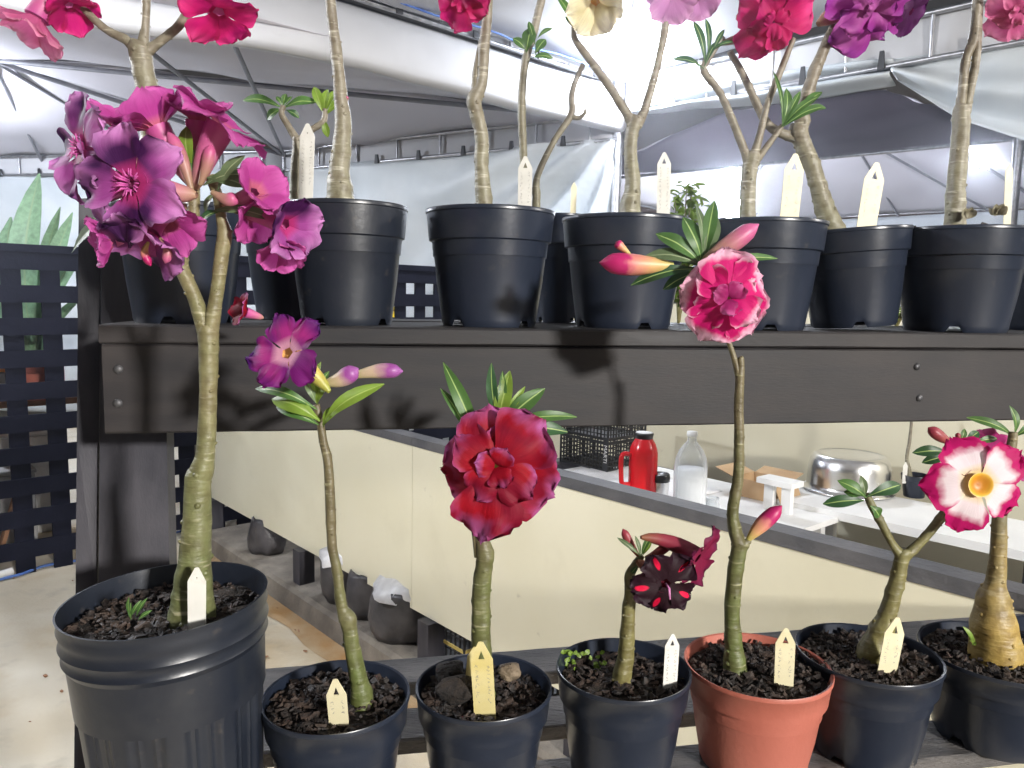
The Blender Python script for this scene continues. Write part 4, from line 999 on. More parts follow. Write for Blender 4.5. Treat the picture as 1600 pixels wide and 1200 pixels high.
for q, m_ in (((322, 278, 386, 288, 26), 'leaf_grey'), ((318, 290, 392, 268, 24), 'leaf_grey'), ((330, 330, 430, 338, 20), 'leaf_grey'), ((300, 270, 288, 196, 24), 'leaf_lime'), ((340, 300, 378, 240, 22), 'leaf_grey'), ((345, 330, 310, 345, 16), 'leaf_dark'), ((312, 285, 300, 232, 16), 'leaf'), ((338, 300, 318, 330, 14), 'leaf_grey')): lp(r_, Y-.01, *q, m_)
lp(r_, Y, 285, 320, 92, 383, 30, 'leaf_grey', dt=.03)
for k in range(5):
    c = Py(208+random.uniform(-16, 10), 968+random.uniform(-6, 3), Y-.055); leaf(r_, c, c+V((random.uniform(-.008, .012), 0, random.uniform(.006, .02))), .004, 'leaf', name='seedling_leaf')

r_, Y, _ = plant(412, 640, 1084, TL, ZL, 'slender green-based stem on lower shelf with drooping leaves and one magenta-violet bloom', seed=12, nchips=230, soil_d=.014)
trunk(r_, Y, 'bark_green', [([(566, 1120, 42), (566, 1095, 38), (558, 1050, 31), (549, 1005, 29), (546, 978, 27)], 0, .4), ([(546, 990, 25), (543, 968, 32), (533, 945, 20), (528, 900, 17), (519, 850, 17), (516, 780, 18), (512, 720, 17), (505, 690, 15), (500, 660, 13), (494, 632, 12)], .45, 1)], 12, knob=.3)
for q, m_ in (((500, 658, 424, 618, 30), 'leaf_lime'), ((498, 664, 430, 632, 20), 'leaf'), ((504, 664, 592, 596, 24), 'leaf_lime'), ((496, 640, 396, 600, 18), 'leaf'), ((496, 632, 510, 590, 24), 'leaf_lime'), ((496, 622, 496, 566, 14), 'leaf_lime'), ((505, 668, 530, 632, 18), 'leaf_lime'), ((494, 630, 478, 590, 14), 'leaf_grey'), ((498, 615, 512, 580, 12), 'leaf')): lp(r_, Y-.01, *q, m_, bend=.22)
flower(r_, Py(449, 552, Y-.045), V((-.32, -.85, .35)), .039, PT['magenta'], 'tube_yellow', seed=31, rot=.5, tdir=V((.75, .35, -.8)), tilt=.38, ruffle=.14, tl=1.4, ws=.78)
budp(r_, Y-.02, [(505, 600), (535, 592), (560, 575)], 28, 'bud_violet'); budp(r_, Y-.01, [(545, 588), (590, 580), (630, 580)], 24, 'bud_violet')
flower(r_, Py(384, 488, Y+.05), V((-.5, -.4, .2)), .02, PT['red'], seed=32, tilt=.9)

r_, Y, _ = plant(650, 862, 1070, TL, ZL, 'stem in lower-shelf pot topped by one huge ruffled blood-red bloom with pointed leaves', seed=13, nchips=170, soil_d=.016)
trunk(r_, Y, 'bark_green', [([(754, 1090, 50), (754, 1060, 40), (752, 1000, 36), (752, 930, 33), (756, 885, 31), (758, 868, 34), (753, 840, 26), (750, 810, 22), (756, 770, 18, -.01), (768, 735, 14, -.02)], 0, 1), ([(746, 870, 12), (742, 830, 12), (738, 805, 8)], .6, .9)], 13)
for q, m_ in (((748, 690, 694, 566, 24), 'leaf'), ((728, 670, 690, 606, 15), 'leaf'), ((775, 650, 766, 568, 18), 'leaf_dark'), ((778, 660, 796, 580, 26), 'leaf_lime'), ((788, 660, 850, 606, 28), 'leaf'), ((790, 650, 820, 604, 12), 'leaf_lime'), ((800, 660, 902, 648, 18), 'leaf'), ((800, 670, 888, 672, 26), 'leaf_dark'), ((782, 650, 786, 580, 14), 'leaf')): lp(r_, Y+.0, *q, m_, exp=1.05)
flower(r_, Py(775, 728, Y-.05), V((.02, -.95, .12)), .066, PT['red'], 'tube_yellow', seed=33, kind='double', rot=.3, tdir=V((.1, .8, -.5)))
for i, (x, y, sx) in enumerate(((705, 1052, .018), (797, 1050, .013), (716, 1078, .02))):
    c = Py(x, y, Y+(.02 if i < 2 else -.02)); mb = MB(); mb.lathe(c, [(.001, -sx*.7)]+[(sx*math.sin(a)*(1+.15*math.sin(a*3+i)), -sx*.7*math.cos(a)) for a in (.5, 1, 1.4, 1.8, 2.3, 2.8)]+[(.001, sx*.7)], 18, mod=lambda a, k, r, h: (r*(1+.16*math.sin(a*3+k)), h))
    mb.build('stone', MT['stone'] if i == 1 else MT['soil'], r_)

r_, Y, _ = plant(870, 1078, 1042, TL, ZL, 'short plant in black lower-shelf pot with a nearly black flower streaked red', seed=14, nchips=170, soil_d=.02)
trunk(r_, Y, 'bark_olive', [([(972, 1080, 44), (972, 1058, 34), (978, 1020, 28), (982, 960, 24), (985, 930, 22), (986, 916, 24)], 0, .6), ([(986, 924, 20), (983, 900, 17), (993, 882, 15), (1003, 868, 12)], .6, 1)], 14)
flower(r_, Py(1040, 912, Y-.045), V((.12, -.95, -.1)), .038, PT['black'], 'tube_maroon', seed=41, rot=.45, tdir=V((-.8, .5, .5)), tilt=.15, ws=.8, ruffle=.16, jag=.16, pistil=True)
flower(r_, Py(1090, 872, Y-.02), V((.62, -.6, -.42)), .038, PT['maroon'], 'tube_maroon', seed=42, tdir=V((-.95, .15, .3)), tl=1.7, tilt=.35, ruffle=.14, ws=.9)
budp(r_, Y, [(1000, 872), (985, 850), (973, 826)], 14, 'bud_maroon'); budp(r_, Y, [(1008, 872), (1030, 862), (1056, 842)], 16, 'bud_maroon')
for q, m_ in (((1002, 868, 1016, 836, 9), 'leaf'), ((1000, 868, 966, 840, 8), 'leaf_grey'), ((1004, 868, 1018, 846, 7), 'leaf_lime'), ((1000, 870, 994, 838, 7), 'leaf_grey'), ((996, 884, 986, 896, 9), 'leaf_dark')): lp(r_, Y-.01, *q, m_)
for k in range(26):
    c = Py(random.uniform(880, 950), random.uniform(1022, 1046), Y+.03); leaf(r_, c, c+V((random.uniform(-.007, .007), random.uniform(-.006, .004), random.uniform(.001, .007))), .006, 'leaf_lime', name='seedling_leaf', fold=.1)

r_, Y, _ = plant(1072, 1294, 1036, TL, ZL, 'tall wavy green stem in the terracotta-coloured pot with a pink bloom edged pale', 'terracotta', seed=15, nchips=260, soil_d=.012, notch=False)
trunk(r_, Y, 'bark_green', [([(1150, 1060, 50), (1148, 1035, 40), (1146, 1005, 30), (1144, 960, 27), (1148, 900, 28), (1154, 862, 28), (1158, 848, 30)], 0, .4), ([(1157, 856, 26), (1150, 835, 24), (1145, 800, 21), (1153, 750, 19), (1155, 690, 18), (1154, 640, 17), (1156, 590, 16), (1157, 563, 13), (1156, 558, 8)], .35, .9), ([(1155, 590, 13), (1147, 560, 10), (1139, 535, 9), (1130, 500, 8), (1112, 455, 10), (1098, 425, 12), (1092, 415, 10)], .7, 1), ([(1160, 850, 18), (1168, 846, 13), (1170, 842, 8)], .4, .6)], 15, knob=.15)
flower(r_, Py(1138, 466, Y-.05), V((-.03, -.95, .05)), .056, PT['pink'], 'tube_yellow', seed=51, kind='double', rot=.1, mt2=PT['pinkdeep'], tdir=V((-.5, .5, .4)))
budp(r_, Y, [(1168, 844), (1188, 822), (1222, 790)], 24, 'bud_pink'); budp(r_, Y-.01, [(1052, 415), (1000, 414), (936, 410)], 36, 'bud_pink'); budp(r_, Y-.01, [(985, 398), (970, 385), (962, 378)], 14, 'bud_pink')
budp(r_, Y-.02, [(1100, 405), (1135, 385), (1186, 350)], 30, 'bud_dull')
for q, m_ in (((1095, 412, 1028, 362, 26), 'leaf'), ((1097, 410, 1070, 338, 27), 'leaf'), ((1098, 408, 1092, 318, 14), 'leaf_grey'), ((1100, 408, 1116, 312, 22), 'leaf'), ((1094, 414, 1012, 394, 24), 'leaf_grey'), ((1092, 420, 986, 440, 22), 'leaf_dark'), ((1092, 424, 1036, 450, 20), 'leaf_dark'), ((1106, 420, 1218, 398, 14), 'leaf'), ((1102, 408, 1122, 340, 20), 'leaf_grey'), ((1095, 416, 1060, 404, 16), 'leaf')): lp(r_, Y-.01, *q, m_)

r_, Y, _ = plant(1249, 1463, 1018, TL, ZL, 'plant forking into a leafy arm and an arm with a white flower edged crimson', seed=16, nchips=320, soil_d=.012)
trunk(r_, Y, 'bark_olive', [([(1366, 1050, 60), (1364, 1022, 58), (1378, 985, 44), (1387, 960, 33), (1398, 920, 28), (1408, 880, 24), (1412, 864, 26), (1412, 858, 20)], 0, .6), ([(1408, 868, 20), (1392, 846, 13), (1376, 815, 15), (1362, 790, 14), (1354, 772, 12)], .5, 1), ([(1414, 870, 20), (1440, 845, 16), (1462, 820, 16), (1482, 795, 17), (1498, 775, 14, .01)], .5, 1)], 16, knob=.3)
for q, m_ in (((1354, 778, 1312, 750, 20), 'leaf'), ((1354, 776, 1410, 756, 22), 'leaf_dark'), ((1350, 782, 1288, 786, 20), 'leaf_dark'), ((1360, 790, 1376, 808, 18), 'leaf'), ((1352, 775, 1346, 744, 12), 'leaf_grey'), ((1348, 775, 1320, 768, 14), 'leaf')): lp(r_, Y-.01, *q, m_)
flower(r_, Py(1527, 756, Y-.04), V((-.05, -1, .08)), .056, PT['white'], 'tube_pink', seed=61, rot=.42, throat='throat', tdir=V((-.3, .9, -.3)), tilt=.08, ruffle=.06, ws=.82, jag=.1)

r_, Y, _ = plant(1447, 1668, 1016, TL, ZL, 'bottle-shaped yellowish caudex in lower-shelf pot beside the white and crimson flower', seed=17, nchips=220, soil_d=.012)
trunk(r_, Y, 'caudex', [([(1556, 1060, 92), (1556, 1022, 92), (1553, 980, 80), (1552, 940, 58), (1556, 905, 33), (1560, 860, 27), (1562, 800, 24), (1568, 750, 22), (1580, 700, 17), (1583, 675, 15)], 0, 1)], 17, knob=.05, wob=.07)
for q, m_ in (((1583, 682, 1516, 650, 16), 'leaf'), ((1584, 680, 1582, 634, 15), 'leaf'), ((1586, 682, 1625, 655, 16), 'leaf'), ((1480, 706, 1428, 706, 18), 'leaf_dark'), ((1482, 712, 1442, 722, 16), 'leaf_dark'), ((1500, 690, 1508, 670, 10), 'leaf'), ((1508, 690, 1530, 674, 14), 'leaf_dark'), ((1520, 692, 1560, 684, 12), 'leaf')): lp(r_, Y+.02, *q, m_)
budp(r_, Y+.02, [(1490, 695), (1470, 683), (1450, 668)], 18, 'bud_maroon'); budp(r_, Y+.02, [(1496, 696), (1497, 684), (1496, 676)], 8, 'bud_maroon')
flower(r_, Py(1560, 712, Y+.03), V((.1, -.7, .7)), .042, PT['pinkdeep'], seed=62, kind='single', tilt=.3)
for k in range(5): leaf(r_, Py(1520, 1005, Y-.04), Py(1508+4*k, 980+7*k, Y-.045), .006, 'leaf_lime', name='sprout')

r_, Y, _ = plant(1586, 1800, 1004, TL+.03, ZL, 'black pot at the end of the lower shelf beyond the bottle-shaped caudex', seed=18, nchips=60)
trunk(r_, Y, 'bark_olive', [([(1692, 1030, 50), (1692, 960, 34), (1696, 900, 28), (1700, 860, 22)], 0, 1)], 18)

# ---------- plant labels
Yl = lambda x, t: Pt(x, 500, t).y
for i, q in enumerate((
    ((308, 962), (308, 886), 28, -.245, 'white blank label standing against the big ribbed pot trunk', 'tag_white', False),
    ((530, 1132), (524, 1060), 32, -.225, 'small cream label leaning in the pot of the magenta-violet bloom', 'tag_cream', True),
    ((758, 1118), (751, 1002), 35, -.225, 'long yellowed label in front of the red-bloom stem', 'tag_yellow', True),
    ((1046, 1076), (1051, 990), 23, -.215, 'narrow white label at the edge of the black-flower pot', 'tag_white', True),
    ((1224, 1076), (1228, 981), 30, -.225, 'cream label with yellow foot in the terracotta-coloured pot', 'tag_cream', True),
    ((1384, 1056), (1402, 964), 32, -.225, 'pale cream label leaning against the forked stem', 'tag_cream', True),
    ((478, 305), (481, 193), 24, .26, 'grey-white label by the small two-headed green plant', 'tag_white', False),
    ((820, 330), (821, 244), 22, .24, 'white label beside the thin stem with rounded leaves', 'tag_white', True),
    ((895, 342), (897, 285), 9, .30, 'label seen nearly edge-on behind the pale forked trunk pot', 'tag_cream', False),
    ((1036, 342), (1038, 238), 21, .12, 'bright white label in the pale forked trunk pot', 'tag_white', True),
    ((1232, 350), (1243, 240), 30, .12, 'wide cream label between the whitish trunk and the dark leaning trunk', 'tag_cream', True),
    ((1352, 362), (1370, 254), 31, .11, 'cream label leaning in the tilted pot', 'tag_cream', True),
    ((1573, 350), (1577, 256), 11, .13, 'cream label half turned behind the dry rosettes', 'tag_cream', False))):
    b_, t_, wpx, tt, lab, mt_, hole = q
    label_stake(b_, t_, wpx, Pt(b_[0], b_[1], tt).y, lab, mt_, hole, seed=i+3, blank=(i in (0, 8, 12)))
label_stake((735, 1080), (742, 1010), 20, Pt(735, 1080, -.19).y, 'second yellow label tucked behind the long yellowed one', 'tag_yellow', False, seed=40, blank=True)

# ================================================================== STALL THINGS
# low white bench along the stall
ZT = .62
def on_bench(x, y): return Pz(x, y, ZT)
b0 = Pz(1196, 776, ZT); b1 = Pz(1600, 862, ZT); bd = (b1-b0).normalized(); bn = V((-bd.y, bd.x, 0)); bn = bn if bn.dot(V((0, 1, 0))) > 0 else -bn
bench = thing('white_bench', V((b0.x, b0.y, 0)), 'long low white bench with the aluminium basin and a small seedling on it', 'bench')
L = 2.2
mb = MB(); mb.box(b0+bd*(L/2)+bn*.24-up(.018), bd*(L/2), bn*.24, V((0, 0, .018))); mb.build('top', MT['white'], bench, smooth=False)
for k, t in enumerate((.12, 1.05, 2.0)):
    for n_ in (.03, .43):
        mb = MB(); mb.box(V((b0.x, b0.y, 0))+bd*t+bn*n_+up((ZT-.038)/2), bd*.03, bn*.02, V((0, 0, (ZT-.038)/2))); mb.build('leg', MT['white'] if k != 1 else MT['clip'], bench, smooth=False)
c = on_bench(1308, 772)+bn*.12; c.z = ZT
rb = .19
bs = thing('aluminium_basin', c, 'shiny aluminium basin turned upside down on the white bench', 'basin')
mb = MB(); mb.lathe(c, [(rb*1.08, .002), (rb*1.1, .006), (rb*1.08, .012), (rb*1.0, .016), (rb*.99, .04), (rb*.97, .115), (rb*.93, .15), (rb*.85, .172), (rb*.78, .178), (rb*.72, .17), (rb*.5, .164), (.001, .163)], 64); mb.build('bowl', MT['alu'], bs)
P = on_bench(1418, 780)+bn*.08; P.z = ZT
sp_ = thing('potted_seedling', P, 'thin leafless seedling in a small black pot on the white bench', 'potted plant')
make_pot(sp_, P, .062, ZT, ZT+.105, MT['black_pot'], seed=31, nchips=30, notch=False)
mb = MB(); stem(mb, [(1420, 752, 16), (1419, 738, 12), (1417, 715, 6), (1421, 690, 6), (1424, 660, 5), (1424, 630, 5)], P.y, 0, 1, 3); mb.build('trunk', MT['bark_grey'], sp_)
label_stake((1413, 752), (1415, 722), 8, P.y-.02, 'tiny white label in the seedling pot', 'tag_white', False, dip=.01, blank=True)
Pp = on_bench(1287, 745)+bn*.45; Pp.z = 0
mb = MB(); mb.box(V((Pp.x, Pp.y, .9)), bd*.04, bn*.04, V((0, 0, .9))); tagp(mb.build('white_post', MT['white'], smooth=False), 'square white post standing behind the aluminium basin', 'post')

# low side table with the flask and bottle, under a white cloth
ZT2 = .60
t0 = Pz(880, 742, ZT2); t1 = Pz(1190, 826, ZT2); td_ = (t1-t0).normalized(); tn = V((-td_.y, td_.x, 0)); tn = tn if tn.y > 0 else -tn
L = (t1-t0).length
tbl = thing('side_table', V((t0.x, t0.y, 0)), 'low table behind the partition carrying red flask, bottle and jar', 'table')
mb = MB(); mb.box(t0+td_*(L/2)+tn*.22-up(.014), td_*(L/2+.1), tn*.36, V((0, 0, .012))); mb.build('top', MT['white'], tbl, smooth=False)
for t in (.02, L-.02):
    for n_ in (-.05, .5):
        mb = MB(); mb.box(V((t0.x, t0.y, 0))+td_*t+tn*n_+up((ZT2-.027)/2), td_*.02, tn*.02, V((0, 0, (ZT2-.027)/2))); mb.build('leg', MT['white'], tbl, smooth=False)
mb = MB(); mb.grid(None, 30, 16, lambda u, v: t0+td_*(L*(-.02+.62*u))+tn*(-.08+.48*v)+up(.002+.02*max(0, noise.noise(V((u*6, v*5, 3))))+.035*max(0, noise.noise(V((u*3+5, v*3, 1)))-.1)))
o = mb.build('tablecloth', MT['cloth']); md = o.modifiers.new('t', 'SOLIDIFY'); md.thickness = .002; tagp(o, 'crumpled white cloth spread under the red flask', 'cloth')
def sit(x, y, z): p_ = Pz(x, y, z); p_.z = z; return p_
# red vacuum flask
P = sit(1003, 778, ZT2+.012); rf = .066
fk = thing('vacuum_flask', P, 'red vacuum flask with side handle and black stopper on the cloth', 'flask')
mb = MB(); mb.lathe(P, [(.001, 0), (rf*.94, 0), (rf, .006), (rf, .03), (rf*.985, .15), (rf*.97, .205), (rf*.975, .207), (rf*.93, .23), (rf*.80, .255), (rf*.62, .272), (rf*.58, .278)], 40); mb.build('body', MT['red'], fk)
mb = MB(); mb.lathe(P+up(.276), [(rf*.55, 0), (rf*.6, .002), (rf*.62, .016), (rf*.66, .02), (rf*.64, .026), (rf*.6, .028), (.001, .028)], 32); st_ = mb.build('stopper', MT['blackp'], fk)
mb = MB(); mb.lathe(P+up(.3045), [(rf*.58, 0), (rf*.56, .0015), (.001, .0022)], 32); mb.build('stopper_disc', MT['white'], st_)
hx = (-CR*.95-V((0, .3, 0))).normalized()
hp = [P+hx*rf*.95+up(.205), P+hx*(rf+.03)+up(.212), P+hx*(rf+.045)+up(.19), P+hx*(rf+.043)+up(.12), P+hx*(rf+.036)+up(.075), P+hx*rf*.97+up(.07)]
a, b_ = smoothpath(hp, [.011]*6, 6); mb = MB(); mb.tube(a, b_, 10); mb.build('handle', MT['red'], fk)
# steel travel cup
P = sit(1030, 782, ZT2+.004); rc = .042
cp = thing('travel_cup', P, 'short steel travel cup with black lid beside the red flask', 'cup')
mb = MB(); mb.lathe(P, [(.001, 0), (rc*.86, 0), (rc*.9, .004), (rc*.98, .085), (rc, .092)], 32); mb.build('body', MT['alu'], cp)
mb = MB(); mb.lathe(P+up(.09), [(rc*1.0, 0), (rc*1.06, .002), (rc*1.08, .02), (rc*1.02, .034), (rc*.95, .037), (rc*.9, .033), (.001, .032)], 32); mb.build('lid', MT['blackp'], cp)
# big clear bottle with white content
P = sit(1076, 806, ZT2+.001); rbt = .070
bt_ = thing('plastic_bottle', P, 'large clear plastic bottle filled with something white', 'bottle')
gl = bpy.data.materials.new('clear_plastic'); gl.use_nodes = True; gn = gl.node_tree.nodes; gL = gl.node_tree.links
gt = gn.new('ShaderNodeBsdfTransparent'); gt.inputs[0].default_value = (.93, .95, .96, 1); gm_ = gn.new('ShaderNodeMixShader'); lw = gn.new('ShaderNodeLayerWeight'); lw.inputs[0].default_value = .35
gn['Principled BSDF'].inputs['Base Color'].default_value = (.75, .77, .8, 1); gn['Principled BSDF'].inputs['Roughness'].default_value = .12
gr = gn.new('ShaderNodeMapRange'); gr.inputs[3].default_value = .16; gr.inputs[4].default_value = .75
gL.new(lw.outputs['Facing'], gr.inputs[0]); gL.new(gr.outputs[0], gm_.inputs[0]); gL.new(gt.outputs[0], gm_.inputs[1]); gL.new(gn['Principled BSDF'].outputs[0], gm_.inputs[2]); gL.new(gm_.outputs[0], gn['Material Output'].inputs[0])
mb = MB(); mb.lathe(P, [(.001, .004), (rbt*.7, .0), (rbt*.96, .012), (rbt, .03), (rbt*.98, .10), (rbt, .17), (rbt*1.0, .215), (rbt*.92, .25), (rbt*.72, .285), (rbt*.45, .31), (rbt*.28, .325), (rbt*.27, .35)], 40); mb.build('body', gl, bt_)
mb = MB(); mb.lathe(P, [(.001, .008), (rbt*.9, .012), (rbt*.955, .03), (rbt*.94, .10), (rbt*.955, .17), (rbt*.955, .205), (.001, .206)], 36); mb.build('contents', MT['cloth'], bt_)
mb = MB(); mb.lathe(P+up(.345), [(rbt*.3, 0), (rbt*.32, .002), (rbt*.31, .02), (.001, .022)], 24); mb.build('cap', MT['white'], bt_)
# jar
P = sit(1112, 806, ZT2+.001)
jr = thing('glass_jar', P, 'small clear glass jar next to the large bottle', 'jar')
mb = MB(); mb.lathe(P, [(.001, .002), (.026, 0), (.031, .006), (.031, .05), (.027, .06), (.026, .064), (.029, .066), (.029, .08), (.027, .081), (.026, .066), (.029, .05), (.028, .01)], 32); mb.build('body', gl, jr)
mb = MB(); mb.lathe(P, [(.001, .004), (.0275, .008), (.0275, .028), (.02, .031), (.001, .03)], 24, mod=lambda a, k, r, h: (r, h+.004*math.sin(a*3+k))); mb.build('contents', MT['stone'], jr)
# open cardboard box
P = sit(1150, 786, .60)+tn*.22
bx = thing('cardboard_box', P, 'open brown cardboard box with raised flaps behind the bottle', 'box')
w_, d_, h_ = .11, .09, .085
for s_, nm in ((-1, 'side'), (1, 'side')):
    mb = MB(); mb.box(P+td_*(s_*w_)+up(h_/2), td_*.002, tn*d_, V((0, 0, h_/2))); mb.build('side', MT['card'], bx, smooth=False)
    mb = MB(); mb.box(P+tn*(s_*d_)+up(h_/2), td_*(w_-.003), tn*.002, V((0, 0, h_/2))); mb.build('side', MT['card'], bx, smooth=False)
mb = MB(); mb.bar(P-td_*w_+up(h_), P-td_*(w_+.10)+up(h_+.03), tn, d_*2, .003); mb.build('flap', MT['card'], bx, smooth=False)
mb = MB(); mb.bar(P+td_*w_+up(h_), P+td_*(w_+.04)+up(h_-.09), tn, d_*2, .003); mb.build('flap', MT['card'], bx, smooth=False)
mb = MB(); mb.bar(P+tn*d_+up(h_), P+tn*(d_+.08)+up(h_+.02), td_, w_*1.9, .003); mb.build('flap', MT['card'], bx, smooth=False)
mb = MB(); mb.box(P+up(.004), td_*(w_-.004), tn*(d_-.004), V((0, 0, .003))); mb.build('bottom', MT['card'], bx, smooth=False)
# white bracket stand between table and bench
P = sit(1205, 800, ZT2)+tn*.04
ws = thing('white_stand', V((P.x, P.y, 0)), 'small white upright stand between the side table and the bench', 'stand')
zt = .72
for s_ in (-.035, .05):
    mb = MB(); mb.box(V((P.x, P.y, zt/2))+td_*s_, td_*.022, tn*.014, V((0, 0, zt/2))); mb.build('upright', MT['white'], ws, smooth=False)
mb = MB(); mb.box(V((P.x, P.y, zt+.012))+td_*.01, td_*.085, tn*.05, V((0, 0, .012))); mb.build('top', MT['white'], ws, smooth=False)
# black produce crates
def crate(P, dx, dn, w_, d_, h_, label, mt, rows=4, colsn=9, band=None, text=None):
    rt = thing('plastic_crate', P, label, 'crate')
    nx, ny = dx*(w_/2), dn*(d_/2)
    for s_ in (-1, 1):
        for (a, b_, ex) in ((P+ny*s_-nx, P+ny*s_+nx, dx), (P+nx*s_-ny, P+nx*s_+ny, dn)):
            mb = MB(); L = (b_-a).length; sd = dn if ex is dx else dx
            for k in range(rows+1): mb.bar(a+up(.006+(h_-.02)*k/rows), b_+up(.006+(h_-.02)*k/rows), sd, .006, .016 if k in (0, rows) else .006)
            for k in range(colsn+1): p_ = a.lerp(b_, k/colsn); mb.bar(p_, p_+up(h_-.012), sd, .005, .012 if k in (0, colsn) else .006)
            mb.build('side', MT[mt], rt, smooth=False)
            if band:
                mb = MB()
                for z in (h_*.42, h_*.78): mb.bar(a+up(z)+sd*(s_*.004), b_+up(z)+sd*(s_*.004), sd, .006, .012)
                mb.build('band', MT[band], rt, smooth=False)
    mb = MB(); mb.box(P+up(.004), nx*.98, ny*.98, V((0, 0, .003))); mb.build('floor', MT[mt], rt, smooth=False)
    return rt
P = sit(888, 736, .60)+tn*.30
cs_ = thing('crate_shelf', V((P.x, P.y, 0)), 'dark low shelf under the black crates behind the partition', 'shelf')
mb = MB(); mb.box(V((P.x, P.y, .58))+td_*.0, td_*.3, tn*.22, V((0, 0, .015))); mb.build('board', MT['wood'], cs_, smooth=False)
for s_ in (-1, 1):
    mb = MB(); mb.box(V((P.x, P.y, .28))+td_*(.27*s_), td_*.02, tn*.2, V((0, 0, .28))); mb.build('leg', MT['wood'], cs_, smooth=False)
P1 = V((P.x, P.y, .597)); cr = crate(P1-td_*.04, td_, tn, .36, .3, .17, 'lower black mesh crate behind the red bloom', 'clip', 6, 14)
cr2 = crate(P1-td_*.04+up(.172), td_, tn, .36, .3, .17, 'upper black mesh crate with white lettering on its corner', 'clip', 6, 14)
def text(s_, size, P, X, Y_, mt, parent):
    cu = bpy.data.curves.new('lettering', 'FONT'); cu.body = s_; cu.size = size; cu.extrude = .0006; cu.align_x = 'CENTER'; cu.align_y = 'CENTER'
    to = bpy.data.objects.new('lettering', cu); col.objects.link(to); bpy.context.view_layer.update()
    me = bpy.data.meshes.new_from_object(to.evaluated_get(bpy.context.evaluated_depsgraph_get())); bpy.data.objects.remove(to)
    Z = X.cross(Y_); me.transform(Matrix((X, Y_, Z)).transposed().to_4x4())
    me.materials.clear(); me.materials.append(mt); o = bpy.data.objects.new('lettering', me); col.objects.link(o); o.parent = parent; o.location = P-ORG[parent]; return o
q = P1-td_*.04+td_*.172-tn*.159+up(.10)
mb = MB(); mb.box(q+tn*.004, td_*.018, tn*.003, V((0, 0, .088))); mb.build('corner_plate', MT['clip'], cr, smooth=False)
text('MARTI', .034, q-tn*.001, V((0, 0, -1)), td_, MT['white'], cr)

# under the wall: sacks and a crate on the kerb
for i, (x, y, w_, h_, lab) in enumerate(((446, 948, .105, .22, 'black sack with white plastic top beside the grey post under the partition'), (487, 975, .10, .2, 'dark grey sack between two others under the partition'), (566, 1000, .135, .22, 'fat black sack draped with white film next to the yellow-banded crate'), (300, 880, .10, .2, 'black sack half hidden by the big trunk under the partition'))):
    P = Pz(x, y, .1); P = wl((P-WA).dot(Bw)-.06, .06, .1)
    rt = thing('sack', P, lab, 'sack', None)
    def md_(a, k, r, h, i=i): return (r*(1+.09*math.sin(a*3+k*.7+i)+.07*noise.noise(V((math.cos(a)*2, math.sin(a)*2, k*.6+i*5)))), h+.012*noise.noise(V((math.cos(a)*2, math.sin(a)*2, i+7.))))
    mb = MB(); mb.lathe(P, [(.001, .001), (w_*.85, .001), (w_*1.0, h_*.15), (w_*1.04, h_*.4), (w_*.98, h_*.7), (w_*.93, h_*.9), (w_*.86, h_), (w_*.8, h_*.96), (.001, h_*.9)], 36, mod=md_); mb.build('bag', MT['sack'], rt)
    if i in (0, 2):
        mb = MB(); mb.lathe(P+up(h_*.93), [(w_*1.0, -.03), (w_*1.02, .0), (w_*.9, .03), (w_*.55, .045), (.001, .04)], 40, mod=lambda a, k, r, h: (r*(1+.12*math.sin(a*5+k)+.15*noise.noise(V((math.cos(a)*3, math.sin(a)*3, k*.9+i)))), h+.008*math.sin(a*3+k*2+i))); mb.build('plastic_top', MT['film'], rt)
P = Pz(648, 1035, .1); P = wl((P-WA).dot(Bw)-.02, .19, .1)
crate(P, Bw, Iw, .34, .3, .2, 'black crate with yellowish bands under the partition beside a sack', 'clip', 3, 12, band='crate_y')
P = wl((Pz(720, 1060, .1)-WA).dot(Bw)-.15, .27, .1)
crate(P, Bw, Iw, .34, .3, .2, 'dark crate in shadow under the partition behind the red-bloom stem', 'clip', 3, 12)

# things beyond the fence, seen through its openings
def goods(x, y, back, w_, d_, h_, mt, name, label, lid=None, z=0.):
    """box-shaped goods; placed on the floor (or a trestle) behind the fence"""
    P = Ppl(x, y, fl(0), FN)-FN*back; P = V((P.x, P.y, z))
    rt = thing(name, P, label, 'box' if 'box' in name else name.split('_')[-1])
    mb = MB(); mb.box(P+up(h_/2), FA*(w_/2), FN*(d_/2), V((0, 0, h_/2))); b1_ = mb.build('body', MT[mt], rt, smooth=False)
    md = b1_.modifiers.new('b', 'BEVEL'); md.width = .012; md.segments = 3
    mb = MB(); mb.box(P+up(h_+.014), FA*(w_/2+.008), FN*(d_/2+.008), V((0, 0, .013))); l_ = mb.build('lid', MT[lid or mt], rt, smooth=False)
    md = l_.modifiers.new('b', 'BEVEL'); md.width = .008; md.segments = 2
    return rt
tr = thing('trestle', fl(.6, -.75), 'trestle table behind the left end of the lattice fence', 'table')
mb = MB(); mb.box(fl(.5, -.75, .86), FA*1.3, FN*.3, V((0, 0, .018))); mb.build('top', MT['brown'], tr, smooth=False)
for t in (-.7, 1.7):
    for n_ in (-.5, -1.0):
        mb = MB(); mb.box(fl(t, n_, .42), FA*.025, FN*.025, V((0, 0, .42))); mb.build('leg', MT['brown'], tr, smooth=False)
goods(25, 575, .62, .16, .2, .16, 'grey', 'storage_box', 'grey box with orange lid on the trestle behind the fence', 'orange', .88)
goods(118, 570, .66, .14, .2, .2, 'pink', 'storage_box', 'bright pink box on the trestle behind the fence', None, .88)
goods(75, 570, .72, .13, .2, .18, 'white', 'storage_box', 'white box on the trestle behind the fence', None, .88)
goods(30, 720, .75, .36, .3, .42, 'grey', 'storage_box', 'large grey box on the floor under the trestle', None)
